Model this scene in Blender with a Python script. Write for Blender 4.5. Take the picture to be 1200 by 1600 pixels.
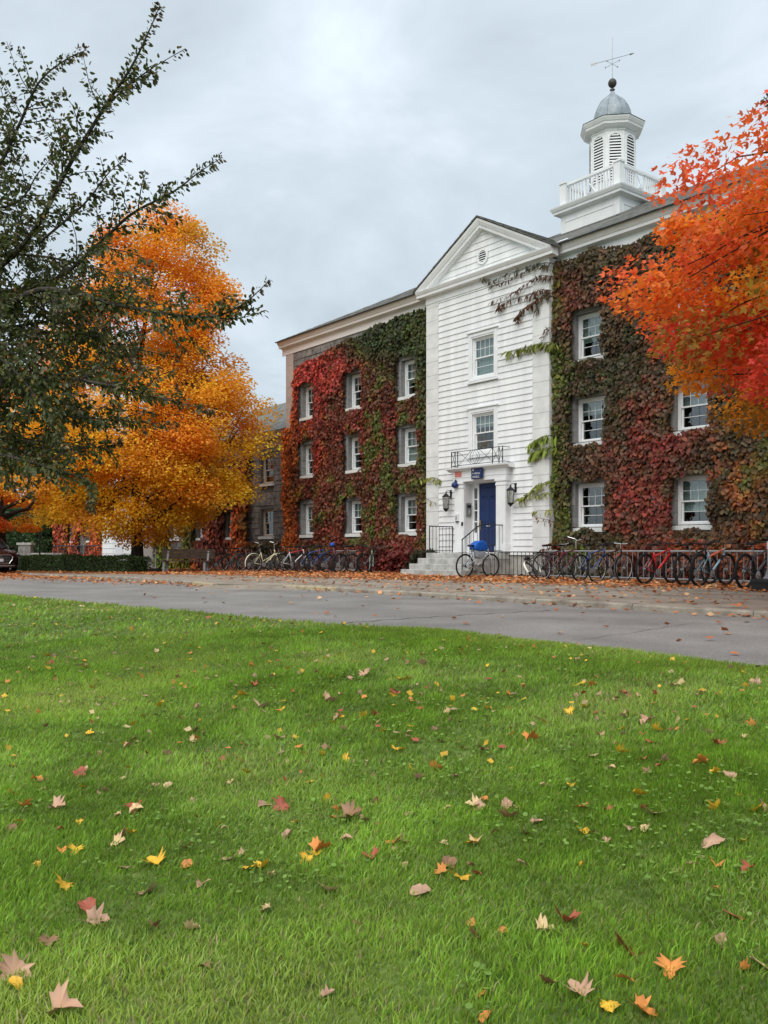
import bpy, bmesh, math, random
import numpy as np
from mathutils import Vector, Matrix, noise as mnoise

for o in list(bpy.data.objects):
    bpy.data.objects.remove(o)
random.seed(7)
RNG = np.random.default_rng(11)
SC = bpy.context.scene
COL = SC.collection
R = math.radians

# ------------------------------------------------------------------ camera
# X runs along the facade, Y into the building, Z up; wing wall on Y = 0
CAMX, CAMD, CAMZ, FPX, PSI, YH = 20.48, 20.5, 0.78, 1400.0, R(51.84), 860.0
cam_d = bpy.data.cameras.new('camera')
cam = bpy.data.objects.new('camera', cam_d)
COL.objects.link(cam)
cam.location = (CAMX, -CAMD, CAMZ)
cam.rotation_euler = (R(90), 0, PSI)
cam_d.sensor_fit = 'VERTICAL'
cam_d.sensor_height = 36.0
cam_d.lens = FPX / 1600 * 36
cam_d.shift_y = 60 / 1600
cam_d.clip_start = 0.05
cam_d.clip_end = 2000
SC.camera = cam

# ------------------------------------------------------------------ sky, sun, exposure
SUN_EL, SUN_AZ = R(48), R(152)      # azimuth clockwise from +Y
world = bpy.data.worlds.new('World')
SC.world = world
world.use_nodes = True
wn, wl = world.node_tree.nodes, world.node_tree.links
wn.clear()
w_out = wn.new('ShaderNodeOutputWorld')
w_mix = wn.new('ShaderNodeMixShader')
w_sky = wn.new('ShaderNodeTexSky')
w_sky.sky_type = 'NISHITA'
w_sky.sun_disc = False
w_sky.sun_elevation = SUN_EL
w_sky.sun_rotation = SUN_AZ
w_b1 = wn.new('ShaderNodeBackground')
w_b1.inputs['Strength'].default_value = 0.1
w_b2 = wn.new('ShaderNodeBackground')
w_b2.inputs['Strength'].default_value = 0.95
w_tc = wn.new('ShaderNodeTexCoord')
w_sep = wn.new('ShaderNodeSeparateXYZ')
wl.new(w_tc.outputs['Generated'], w_sep.inputs[0])


def wmath(op, a, b=None):
    n = wn.new('ShaderNodeMath')
    n.operation = op
    for i, s in enumerate((a, b)):
        if s is None:
            continue
        if isinstance(s, (int, float)):
            n.inputs[i].default_value = s
        else:
            wl.new(s, n.inputs[i])
    return n.outputs[0]


zc_ = wmath('MAXIMUM', w_sep.outputs[2], 0.0)
den = wmath('ADD', zc_, 0.22)
w_cmb = wn.new('ShaderNodeCombineXYZ')
wl.new(wmath('DIVIDE', w_sep.outputs[0], den), w_cmb.inputs[0])
wl.new(wmath('DIVIDE', w_sep.outputs[1], den), w_cmb.inputs[1])
w_noise = wn.new('ShaderNodeTexNoise')
w_noise.inputs['Scale'].default_value = 2.3
w_noise.inputs['Detail'].default_value = 5.0
w_noise.inputs['Roughness'].default_value = 0.56
w_noise.inputs['Distortion'].default_value = 0.35
wl.new(w_cmb.outputs[0], w_noise.inputs['Vector'])
w_ramp = wn.new('ShaderNodeValToRGB')
cr = w_ramp.color_ramp
cr.elements[0].position = 0.30
cr.elements[0].color = (0.345, 0.395, 0.432, 1)
cr.elements[1].position = 0.74
cr.elements[1].color = (0.55, 0.61, 0.675, 1)
e = cr.elements.new(0.52)
e.color = (0.42, 0.478, 0.522, 1)
wl.new(w_noise.outputs[0], w_ramp.inputs[0])
# an overcast sky: smoothly a little brighter towards the zenith all round
w_gain = wmath('ADD', wmath('MULTIPLY', zc_, 0.45), 0.88)
w_vm = wn.new('ShaderNodeVectorMath')
w_vm.operation = 'SCALE'
wl.new(w_ramp.outputs[0], w_vm.inputs[0])
wl.new(w_gain, w_vm.inputs['Scale'])
wl.new(w_vm.outputs[0], w_b2.inputs['Color'])
wl.new(w_sky.outputs[0], w_b1.inputs['Color'])
w_mix.inputs[0].default_value = 0.92
wl.new(w_b1.outputs[0], w_mix.inputs[1])
wl.new(w_b2.outputs[0], w_mix.inputs[2])
wl.new(w_mix.outputs[0], w_out.inputs[0])

sun_d = bpy.data.lights.new('sun', 'SUN')
sun_d.energy = 1.5
sun_d.angle = R(60)
sun_d.color = (1.0, 0.94, 0.84)
sun = bpy.data.objects.new('sun', sun_d)
COL.objects.link(sun)
sdir = Vector((math.sin(SUN_AZ) * math.cos(SUN_EL), math.cos(SUN_AZ) * math.cos(SUN_EL), math.sin(SUN_EL)))
sun.rotation_euler = sdir.to_track_quat('Z', 'Y').to_euler()
sun.location = (0, -30, 40)

vs = SC.view_settings
vs.view_transform = 'Standard'
vs.look = 'None'
vs.gamma = 1.0
vs.exposure = 0.78
vs.use_curve_mapping = False
SC.cycles.max_bounces = 9
SC.cycles.diffuse_bounces = 7
SC.cycles.glossy_bounces = 2
SC.cycles.transparent_max_bounces = 8
SC.cycles.caustics_reflective = False
SC.cycles.caustics_refractive = False


# ------------------------------------------------------------------ pixel helpers (photo 1200 x 1600)
def tt(x):
    return math.tan(math.atan((x - 600) / FPX) - PSI)


def px(x, y, P):
    """the point of pixel (x, y) on the plane P metres in front of the camera, parallel to the facade"""
    ph = math.atan((x - 600) / FPX)
    d = P / math.cos(ph - PSI) * math.cos(ph)
    return Vector((CAMX + P * math.tan(ph - PSI), P - CAMD, CAMZ + (YH - y) * d / FPX))


def pdp(x, y, d):
    """the point of pixel (x, y) at depth d"""
    lx = (x - 600) / FPX * d
    return Vector((CAMX - math.sin(PSI) * d + math.cos(PSI) * lx, -CAMD + math.cos(PSI) * d + math.sin(PSI) * lx, CAMZ + (YH - y) * d / FPX))


# ------------------------------------------------------------------ materials
MATS = {}


def mat(name, col, rough=0.7, var=0.12, scale=8.0, bump=0.0, bscale=40.0, metal=0.0, spec=0.3, coat=0.0, stretch=None, col2=None, detail=4.0):
    if name in MATS:
        return MATS[name]
    m = bpy.data.materials.new(name)
    m.use_nodes = True
    nt = m.node_tree
    b = nt.nodes['Principled BSDF']
    b.inputs['Roughness'].default_value = rough
    b.inputs['Metallic'].default_value = metal
    b.inputs['Specular IOR Level'].default_value = spec
    b.inputs['Coat Weight'].default_value = coat
    tc = nt.nodes.new('ShaderNodeTexCoord')
    mp = nt.nodes.new('ShaderNodeMapping')
    if stretch:
        mp.inputs['Scale'].default_value = stretch
    nt.links.new(tc.outputs['Object'], mp.inputs[0])
    # world position, so that alike pieces made from one mesh still differ
    geo = nt.nodes.new('ShaderNodeNewGeometry')
    nt.links.new(geo.outputs['Position'], mp.inputs[0])
    n = nt.nodes.new('ShaderNodeTexNoise')
    n.inputs['Scale'].default_value = scale
    n.inputs['Detail'].default_value = detail
    n.inputs['Roughness'].default_value = 0.6
    nt.links.new(mp.outputs[0], n.inputs['Vector'])
    rp = nt.nodes.new('ShaderNodeValToRGB')
    a = [max(0.0, c * (1 - var)) for c in col]
    c2 = col2 if col2 else [min(1.0, c * (1 + var)) for c in col]
    rp.color_ramp.elements[0].position = 0.32
    rp.color_ramp.elements[1].position = 0.68
    rp.color_ramp.elements[0].color = (*a, 1)
    rp.color_ramp.elements[1].color = (*c2, 1)
    nt.links.new(n.outputs[0], rp.inputs[0])
    nt.links.new(rp.outputs[0], b.inputs['Base Color'])
    if bump > 0:
        n2 = nt.nodes.new('ShaderNodeTexNoise')
        n2.inputs['Scale'].default_value = bscale
        n2.inputs['Detail'].default_value = 5
        nt.links.new(mp.outputs[0], n2.inputs['Vector'])
        bp = nt.nodes.new('ShaderNodeBump')
        bp.inputs['Strength'].default_value = bump
        bp.inputs['Distance'].default_value = 0.02
        nt.links.new(n2.outputs[0], bp.inputs['Height'])
        nt.links.new(bp.outputs[0], b.inputs['Normal'])
    MATS[name] = m
    return m


def leafmat(name, trans=0.35, rough=0.6, gloss=0.04):
    m = bpy.data.materials.new(name)
    m.use_nodes = True
    nt = m.node_tree
    nt.nodes.clear()
    out = nt.nodes.new('ShaderNodeOutputMaterial')
    at = nt.nodes.new('ShaderNodeAttribute')
    at.attribute_name = 'Col'
    d = nt.nodes.new('ShaderNodeBsdfDiffuse')
    t = nt.nodes.new('ShaderNodeBsdfTranslucent')
    g = nt.nodes.new('ShaderNodeBsdfGlossy')
    g.inputs['Roughness'].default_value = rough
    g.inputs['Color'].default_value = (1, 1, 1, 1)
    nt.links.new(at.outputs['Color'], d.inputs['Color'])
    nt.links.new(at.outputs['Color'], t.inputs['Color'])
    mx = nt.nodes.new('ShaderNodeMixShader')
    mx.inputs[0].default_value = trans
    nt.links.new(d.outputs[0], mx.inputs[1])
    nt.links.new(t.outputs[0], mx.inputs[2])
    m2 = nt.nodes.new('ShaderNodeMixShader')
    m2.inputs[0].default_value = gloss
    nt.links.new(mx.outputs[0], m2.inputs[1])
    nt.links.new(g.outputs[0], m2.inputs[2])
    nt.links.new(m2.outputs[0], out.inputs[0])
    return m


def glassmat(name, tint=(0.9, 0.95, 0.95), refl=0.22):
    m = bpy.data.materials.new(name)
    m.use_nodes = True
    nt = m.node_tree
    nt.nodes.clear()
    out = nt.nodes.new('ShaderNodeOutputMaterial')
    t = nt.nodes.new('ShaderNodeBsdfTransparent')
    t.inputs['Color'].default_value = (*tint, 1)
    g = nt.nodes.new('ShaderNodeBsdfGlossy')
    g.inputs['Roughness'].default_value = 0.03
    n = nt.nodes.new('ShaderNodeTexNoise')
    n.inputs['Scale'].default_value = 2.5
    bp = nt.nodes.new('ShaderNodeBump')
    bp.inputs['Strength'].default_value = 0.15
    bp.inputs['Distance'].default_value = 0.02
    geo = nt.nodes.new('ShaderNodeNewGeometry')
    nt.links.new(geo.outputs['Position'], n.inputs['Vector'])
    nt.links.new(n.outputs[0], bp.inputs['Height'])
    nt.links.new(bp.outputs[0], g.inputs['Normal'])
    mx = nt.nodes.new('ShaderNodeMixShader')
    mx.inputs[0].default_value = refl
    nt.links.new(t.outputs[0], mx.inputs[1])
    nt.links.new(g.outputs[0], mx.inputs[2])
    nt.links.new(mx.outputs[0], out.inputs[0])
    return m


WHITE = mat('white_paint', (0.77, 0.785, 0.80), 0.55, 0.05, 3.0, 0.08, 30)
CLAP = mat('white_clapboard_paint', (0.78, 0.79, 0.81), 0.55, 0.12, 1.2, 0.15, 40, stretch=(2.6, 2.6, .3), col2=(.83, .84, .85))
MARBLE = mat('white_marble', (0.66, 0.665, 0.66), 0.6, 0.09, 2.2, 0.15, 30, col2=(0.76, 0.765, 0.76))
QUOIN = mat('pinkish_stone', (0.50, 0.42, 0.38), 0.8, 0.12, 3.0, 0.2, 40)
PINKTRIM = mat('weathered_cream_trim', (0.60, 0.53, 0.47), 0.7, 0.08, 2.0)
STONE = mat('grey_rubble_stone', (0.17, 0.165, 0.16), 0.9, 0.4, 3.5, 0.5, 18, col2=(0.30, 0.28, 0.265))
JAMB = mat('grey_cut_stone', (0.25, 0.25, 0.25), 0.85, 0.2, 5.0, 0.3, 30)
MORTAR = mat('dark_mortar', (0.13, 0.125, 0.12), 0.95, 0.15, 6.0)
SLATE = mat('grey_slate_roof', (0.17, 0.18, 0.175), 0.75, 0.25, 2.2, 0.3, 25, col2=(0.25, 0.265, 0.25))
SHINGLE = mat('dark_shingle_roof', (0.115, 0.115, 0.105), 0.85, 0.3, 5, 0.5, 40, col2=(0.19, 0.19, 0.17))
CONC = mat('weathered_concrete', (0.32, 0.31, 0.28), 0.9, 0.28, 3.0, 0.3, 30, col2=(0.46, 0.45, 0.42))
STEP = mat('grey_granite_step', (0.36, 0.36, 0.345), 0.85, 0.2, 3.5, 0.25, 40, col2=(0.52, 0.52, 0.50))
BLACK = mat('black_iron', (0.012, 0.012, 0.014), 0.5, 0.2, 20)
BLUE = mat('navy_door_paint', (0.012, 0.027, 0.10), 0.42, 0.12, 3.0, 0.05)
SIGNBLUE = mat('navy_sign', (0.012, 0.025, 0.095), 0.4, 0.05)
RED = mat('faded_red_sign', (0.62, 0.17, 0.14), 0.6, 0.06)
SIGNW = mat('sign_white', (0.7, 0.72, 0.76), 0.6, 0.03)
SIGNGREY = mat('sign_pale_blue', (0.16, 0.20, 0.32), 0.6, 0.03)
ZINC = mat('zinc_dome', (0.25, 0.30, 0.34), 0.5, 0.15, 3.5, 0.1, 20, metal=0.1, col2=(0.38, 0.43, 0.47))
BRONZE = mat('dark_bronze', (0.07, 0.065, 0.06), 0.5, 0.2, metal=0.5)
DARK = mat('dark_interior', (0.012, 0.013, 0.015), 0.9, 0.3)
CURTAIN = mat('pale_green_blind', (0.42, 0.48, 0.46), 0.9, 0.08, 6)
CURTAIN2 = mat('grey_blind', (0.34, 0.36, 0.37), 0.9, 0.1, 6)
CURTAIN3 = mat('beige_blind', (0.40, 0.34, 0.26), 0.9, 0.1, 6)
GLASS = glassmat('window_glass', (0.82, 0.88, 0.88), 0.13)
LANTERN = glassmat('lantern_glass', (0.9, 0.9, 0.88), 0.3)
STEEL = mat('galvanised_steel', (0.36, 0.37, 0.38), 0.45, 0.15, 8, metal=0.6)
CHROME = mat('bright_metal', (0.62, 0.63, 0.64), 0.28, 0.06, metal=0.8)
RUBBER = mat('black_rubber', (0.013, 0.013, 0.013), 0.8, 0.15)
BLKPL = mat('black_plastic', (0.02, 0.02, 0.021), 0.55, 0.12)
BARK = mat('dark_bark', (0.035, 0.027, 0.022), 0.95, 0.4, 9, 0.8, 25, stretch=(1, 1, .3))
BARK2 = mat('grey_bark', (0.06, 0.05, 0.045), 0.95, 0.4, 14, 0.6, 40)
WOOD = mat('weathered_brown_wood', (0.055, 0.035, 0.024), 0.8, 0.3, 6, 0.2)
GREYLEG = mat('grey_painted_metal', (0.2, 0.21, 0.22), 0.5, 0.1)
YELLOWP = mat('worn_yellow_kerb_paint', (0.36, 0.29, 0.16), 0.9, 0.25, 8, col2=(0.46, 0.40, 0.28))
KERB = mat('kerb_concrete', (0.22, 0.19, 0.155), 0.9, 0.3, 3, 0.4, col2=(0.38, 0.34, 0.28), detail=8)
LEAF = leafmat('leaf_tissue', 0.52, 0.6, 0.02)
LEAFDRY = leafmat('dry_leaf_tissue', 0.15)
IVYM = leafmat('ivy_leaf_tissue', 0.2, 0.5, 0.02)
GRASSM = leafmat('grass_blade_tissue', 0.4, 0.5, 0.025)


# ------------------------------------------------------------------ mesh helpers
class MB:
    def __init__(s):
        s.v, s.f = [], []

    def add(s, vs_, fs):
        k = len(s.v)
        s.v += [tuple(p) for p in vs_]
        s.f += [tuple(i + k for i in q) for q in fs]
        return s

    def box(s, x0, x1, y0, y1, z0, z1):
        return s.add([(x0, y0, z0), (x1, y0, z0), (x1, y1, z0), (x0, y1, z0), (x0, y0, z1), (x1, y0, z1), (x1, y1, z1), (x0, y1, z1)],
                     [(0, 3, 2, 1), (4, 5, 6, 7), (0, 1, 5, 4), (1, 2, 6, 5), (2, 3, 7, 6), (3, 0, 4, 7)])

    def prism(s, poly, a0, a1, axis='x'):
        """extrude a polygon of 2D points along an axis: x -> (y, z), y -> (x, z), z -> (x, y)"""
        def P(a, q):
            return {'x': (a, q[0], q[1]), 'y': (q[0], a, q[1]), 'z': (q[0], q[1], a)}[axis]
        n = len(poly)
        return s.add([P(a0, q) for q in poly] + [P(a1, q) for q in poly],
                     [tuple(range(n))[::-1], tuple(range(n, 2 * n))] + [(i, (i + 1) % n, n + (i + 1) % n, n + i) for i in range(n)])

    def tube(s, pts, rad, n=6, cap=True, closed=False):
        pts = [Vector(p) for p in pts]
        m = len(pts)
        if not isinstance(rad, (list, tuple)):
            rad = [rad] * m
        vv, up = [], None
        for i, p in enumerate(pts):
            if closed:
                d = pts[(i + 1) % m] - pts[i - 1]
            else:
                d = pts[min(i + 1, m - 1)] - pts[max(i - 1, 0)]
            d = d.normalized() if d.length > 1e-9 else Vector((0, 0, 1))
            if up is None:
                up = Vector((0, 0, 1)) if abs(d.z) < .9 else Vector((1, 0, 0))
            a = d.cross(up)
            a = a.normalized() if a.length > 1e-6 else d.orthogonal().normalized()
            b = a.cross(d).normalized()
            up = b
            for k in range(n):
                t = 2 * math.pi * k / n
                vv.append(p + (a * math.cos(t) + b * math.sin(t)) * rad[i])
        fs = []
        for i in range(m if closed else m - 1):
            j = (i + 1) % m
            for k in range(n):
                k2 = (k + 1) % n
                fs.append((i * n + k, j * n + k, j * n + k2, i * n + k2))
        if cap and not closed:
            fs.append(tuple(range(n)))
            fs.append(tuple(range((m - 1) * n, m * n))[::-1])
        return s.add(vv, fs)

    def lathe(s, prof, c=(0, 0, 0), n=16, axis='z', a0=0.0):
        vv, fs = [], []
        for (r, h) in prof:
            for k in range(n):
                t = a0 + 2 * math.pi * k / n
                q = (r * math.cos(t), r * math.sin(t))
                p = (q[0], q[1], h) if axis == 'z' else ((h, q[0], q[1]) if axis == 'x' else (q[0], h, q[1]))
                vv.append((p[0] + c[0], p[1] + c[1], p[2] + c[2]))
        m = len(prof)
        for i in range(m - 1):
            for k in range(n):
                k2 = (k + 1) % n
                fs.append((i * n + k, i * n + k2, (i + 1) * n + k2, (i + 1) * n + k))
        fs.append(tuple(range(n))[::-1])
        fs.append(tuple(range((m - 1) * n, m * n)))
        return s.add(vv, fs)

    def mesh(s, name):
        me = bpy.data.meshes.new(name)
        me.from_pydata(s.v, [], s.f)
        return me

    def build(s, name, m, parent=None, smooth=False, loc=None):
        me = s.mesh(name)
        me.materials.append(m)
        if smooth:
            me.shade_smooth()
        return link(name, me, parent, loc)


def fixnormals(me):
    bm = bmesh.new()
    bm.from_mesh(me)
    bmesh.ops.recalc_face_normals(bm, faces=bm.faces)
    bm.to_mesh(me)
    bm.free()


def link(name, me, parent=None, loc=None):
    o = bpy.data.objects.new(name, me)
    COL.objects.link(o)
    if parent is not None:
        o.parent = parent
    if loc is not None:
        o.location = loc
    return o


def tag(o, label, cat, group=None, kind=None):
    o['label'] = label
    o['category'] = cat
    if group:
        o['group'] = group
    if kind:
        o['kind'] = kind
    return o


def thing(name, label, cat, loc=(0, 0, 0), rz=0.0, group=None):
    o = bpy.data.objects.new(name, None)
    o.empty_display_size = .2
    COL.objects.link(o)
    o.location = loc
    o.rotation_euler = (0, 0, rz)
    return tag(o, label, cat, group)


def np_mesh(name, verts, tris, cols=None):
    me = bpy.data.meshes.new(name)
    verts = np.ascontiguousarray(verts, dtype=np.float32).reshape(-1, 3)
    tris = np.ascontiguousarray(tris, dtype=np.int32).reshape(-1, 3)
    me.vertices.add(len(verts))
    me.vertices.foreach_set('co', verts.ravel())
    me.loops.add(tris.size)
    me.loops.foreach_set('vertex_index', tris.ravel())
    me.polygons.add(len(tris))
    me.polygons.foreach_set('loop_start', np.arange(0, tris.size, 3, dtype=np.int32))
    me.polygons.foreach_set('loop_total', np.full(len(tris), 3, dtype=np.int32))
    if cols is not None:
        a = me.color_attributes.new('Col', 'FLOAT_COLOR', 'POINT')
        c = np.ones((len(verts), 4), dtype=np.float32)
        c[:, :3] = np.clip(cols, 0, 1)
        a.data.foreach_set('color', c.ravel())
    me.update(calc_edges=True)
    me.validate()
    return me


# leaf templates: x across, y towards the tip (unit length), z out of the leaf
T_DIAMOND = (np.array([(0, 0, 0), (-.42, .45, .07), (.42, .45, .07), (0, 1, 0)], float), [(0, 2, 1), (1, 2, 3)])
T_OVAL = (np.array([(0, 0, 0), (-.24, .3, .06), (-.2, .68, .05), (0, 1, -.06), (.2, .68, .05), (.24, .3, .06), (0, .5, 0)], float),
          [(0, 6, 1), (1, 6, 2), (2, 6, 3), (3, 6, 4), (4, 6, 5), (5, 6, 0)])
T_IVY = (np.array([(0, .02, 0), (-.42, .05, .04), (-.5, .45, .03), (0, 1, -.1), (.5, .45, .03), (.42, .05, .04)], float),
         [(0, 2, 1), (0, 3, 2), (0, 4, 3), (0, 5, 4)])


T_OVAL4 = (T_OVAL[0][:6], [(0, 2, 1), (0, 3, 2), (0, 4, 3), (0, 5, 4)])


def maple_outline():
    half = [(0.0, 0.0), (.12, .06), (.42, -.03), (.36, .14), (.60, .34), (.40, .40), (.66, .66), (.42, .62), (.20, .60), (.24, .82), (0.0, 1.05)]
    left = [(-x, y) for x, y in half[1:-1]][::-1]
    return half + left


_mo = maple_outline()
T_MAPLE = (np.array([(0, .36, 0)] + [(x, y, .12 * abs(x)) for x, y in _mo], float), [(0, 1 + i, 1 + (i + 1) % len(_mo)) for i in range(len(_mo))])
# a cheaper five lobed leaf for crowns
_st = [(0, 0), (.42, 0), (.25, .22), (.6, .45), (.22, .5), (0, 1), (-.22, .5), (-.6, .45), (-.25, .22), (-.42, 0)]
T_STAR = (np.array([(x, y, .1 * abs(x)) for x, y in _st], float), [(0, 1, 2), (0, 2, 8), (2, 3, 4), (2, 4, 8), (4, 6, 8), (4, 5, 6), (6, 7, 8), (0, 8, 9)])


T_TRI = (np.array([(0, 0, 0), (.34, .02, .03), (.60, .42, .07), (.20, .46, .02), (0, 1, -.05), (-.20, .46, .02), (-.60, .42, .07), (-.34, .02, .03)], float),
         [(0, 1, 3), (1, 2, 3), (0, 3, 5), (3, 4, 5), (0, 5, 7), (5, 6, 7)])


def unit(a):
    return a / np.maximum(np.linalg.norm(a, axis=1, keepdims=True), 1e-9)


def leaf_mesh(name, pos, tip, nrm, size, cols, T, vary=0.0):
    """one leaf of template T at every pos, pointing along tip, facing nrm"""
    tv, tf = T
    tip = unit(tip)
    side = unit(np.cross(tip, nrm))
    nrm = np.cross(side, tip)
    size = np.asarray(size).reshape(-1, 1, 1)
    v = pos[:, None, :] + size * (tv[None, :, 0:1] * side[:, None, :] + tv[None, :, 1:2] * tip[:, None, :] + tv[None, :, 2:3] * nrm[:, None, :])
    k = len(tv)
    n = len(pos)
    f = (np.array(tf)[None] + (np.arange(n) * k)[:, None, None])
    c = np.repeat(cols[:, None, :], k, axis=1)
    return np_mesh(name, v.reshape(-1, 3), f.reshape(-1, 3), c.reshape(-1, 3))


def jitter(cols, n, amt=.25, hue=.08):
    c = np.array(cols, float)
    c = c * (1 + RNG.uniform(-amt, amt, (n, 1))) * (1 + RNG.uniform(-hue, hue, (n, 3)))
    return np.clip(c, 0, 1)


def nz(x, y, z, s):
    return mnoise.noise(Vector((x * s, y * s, z * s)))


# ================================================================== the ground
ROADZ = -.075

def drop(x):
    return .012 * min(0.0, x + 6)


def interp(pts, x):
    if x <= pts[0][0]:
        return pts[0][1]
    for (a, b), (c, d) in zip(pts, pts[1:]):
        if x <= c:
            t = (x - a) / (c - a)
            return b + (d - b) * t
    return pts[-1][1]


LAWN_EDGE = [(-40, 2.8), (-10, 3.75), (3.2, 4.68), (8, 5.2), (11.2, 5.5), (13.6, 6.1), (15, 6.12), (17.2, 5.95), (21, 5.85), (45, 5.75)]


def lawn_edge(x):
    return interp(LAWN_EDGE, x) + .06 * nz(x, 3.1, 0, .7) + .03 * nz(x, 9.1, 0, 2.3)


def lawn_z(x, y):
    p = y + CAMD
    t = min(1.0, max(0.0, (lawn_edge(x) - p) / 4.6))
    t = t * t * (3 - 2 * t)
    return drop(x) - .045 - .26 * t + .05 * min(1, t * 5) * nz(x, y, 0, .55) + .012 * nz(x, y, 4, 2.2)


asph = bpy.data.materials.new('weathered_asphalt')
asph.use_nodes = True
nt = asph.node_tree
b = nt.nodes['Principled BSDF']
b.inputs['Roughness'].default_value = 0.9
b.inputs['Specular IOR Level'].default_value = 0.25
geo = nt.nodes.new('ShaderNodeNewGeometry')
n1 = nt.nodes.new('ShaderNodeTexNoise')
n1.inputs['Scale'].default_value = .9
n1.inputs['Detail'].default_value = 6
n2 = nt.nodes.new('ShaderNodeTexNoise')
n2.inputs['Scale'].default_value = 60
n2.inputs['Detail'].default_value = 3
vo = nt.nodes.new('ShaderNodeTexVoronoi')
vo.inputs['Scale'].default_value = 110
r1 = nt.nodes.new('ShaderNodeValToRGB')
r1.color_ramp.elements[0].position = .3
r1.color_ramp.elements[0].color = (.185, .173, .164, 1)
r1.color_ramp.elements[1].position = .7
r1.color_ramp.elements[1].color = (.275, .260, .248, 1)
r2 = nt.nodes.new('ShaderNodeValToRGB')
r2.color_ramp.elements[0].position = .3
r2.color_ramp.elements[0].color = (.72, .72, .72, 1)
r2.color_ramp.elements[1].position = .7
r2.color_ramp.elements[1].color = (1.25, 1.24, 1.22, 1)
mm = nt.nodes.new('ShaderNodeMixRGB')
mm.blend_type = 'MULTIPLY'
mm.inputs[0].default_value = 1
for nn in (n1, n2, vo):
    nt.links.new(geo.outputs['Position'], nn.inputs['Vector'])
nt.links.new(n1.outputs[0], r1.inputs[0])
nt.links.new(n2.outputs[0], r2.inputs[0])
nt.links.new(r1.outputs[0], mm.inputs[1])
nt.links.new(r2.outputs[0], mm.inputs[2])
nt.links.new(mm.outputs[0], b.inputs['Base Color'])
bp = nt.nodes.new('ShaderNodeBump')
bp.inputs['Strength'].default_value = .5
bp.inputs['Distance'].default_value = .006
nt.links.new(vo.outputs[0], bp.inputs['Height'])
nt.links.new(bp.outputs[0], b.inputs['Normal'])
PATHM = mat('worn_brown_pavement', (.225, .185, .145), .95, .22, 1.1, .35, 50, col2=(.36, .305, .25), detail=8)
SOIL = mat('dark_lawn_soil', (.085, .145, .028), .95, .45, 9, .6, 30, col2=(.16, .22, .05))
FIELD = mat('far_grass', (.07, .13, .03), .95, .3, .2)

m = MB()
m.add([(-700, -700, -.96), (700, -700, -.96), (700, 700, -.96), (-700, 700, -.96)], [(0, 1, 2, 3)])
tag(m.build('ground', FIELD), 'wide grassy ground reaching to the horizon', 'ground', kind='structure')

xs = [-80, -60, -40] + [-36 + 1.5 * i for i in range(53)] + [60]
m = MB()
vv = []
for x in xs:
    vv += [(x, interp(LAWN_EDGE, x) - CAMD - .45, ROADZ + drop(x)), (x, -6, ROADZ + drop(x))]
m.add(vv, [(2 * i, 2 * i + 2, 2 * i + 3, 2 * i + 1) for i in range(len(xs) - 1)])
road = tag(m.build('road', asph), 'grey asphalt campus road between the lawn and the kerb', 'road', kind='structure')
# long sealed crack and a small patch in the road
m = MB()
pa, pb = px(528, 972, 1), px(700, 962, 1)


def on_plane(x, y, z):
    d = (CAMZ - z) * FPX / (y - YH)
    return pdp(x, y, d)


pts = []
for i in range(24):
    t = i / 23
    q = on_plane(522 + (860 - 522) * t, 975.5 - 22 * t ** .8 + .6 * math.sin(i * 2.1), ROADZ + .0035)
    pts.append(q)
for a, c in zip(pts, pts[1:]):
    d = Vector((c.y - a.y, a.x - c.x, 0)).normalized() * .012
    m.add([a - d, c - d, c + d, a + d], [(3, 2, 1, 0)])
CRACK = mat('crack_tar', (.055, .052, .05), .8, .2)
m.build('sealed_crack', CRACK, road)
rq = random.Random(12)
for (x0, y0, x1, y1) in ((905, 1000, 1090, 972), (60, 917, 260, 925)):
    m = MB()
    pts = [on_plane(x0 + (x1 - x0) * i / 18 + rq.gauss(0, 2.0), y0 + (y1 - y0) * i / 18 + rq.gauss(0, .5), ROADZ + .0035) for i in range(19)]
    for a, c in zip(pts, pts[1:]):
        d = Vector((c.y - a.y, a.x - c.x, 0)).normalized() * rq.uniform(.002, .005)
        m.add([a - d, c - d, c + d, a + d], [(3, 2, 1, 0)])
    m.build('crack', CRACK, road)

KERB_L = [(-60, 12.3), (-20, 12.2), (-17.5, 11.0), (-12, 10.05), (-6, 10.25), (-2.1, 10.3), (.6, 10.1), (1.9, 9.75)]
KERB_R = [(3.3, 10.75), (4.2, 10.92), (30, 10.92), (60, 10.92)]
front = KERB_L + KERB_R
m = MB()
vv = []
for x, p in front:
    vv += [(x, p - CAMD, drop(x)), (x, 80, drop(x))]
m.add(vv, [(2 * i, 2 * i + 2, 2 * i + 3, 2 * i + 1) for i in range(len(front) - 1)])
tag(m.build('pavement', PATHM), 'worn brown pavement between the kerb and the building', 'pavement', kind='structure')
# sloping ramp between the two kerb runs
m = MB()
m.add([(1.6, -10.78, .003), (3.45, -9.74, .003), (4.5, -10.15, ROADZ - .03), (2.2, -11.6, ROADZ - .01)], [(0, 3, 2, 1)])
tag(m.build('dropped_kerb_ramp', PATHM), 'short concrete ramp from the road up to the pavement', 'ramp', kind='structure')

kerb = bpy.data.objects.new('kerb', None)
COL.objects.link(kerb)
tag(kerb, 'long row of pale concrete kerb stones along the road', 'kerb', kind='structure')


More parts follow.
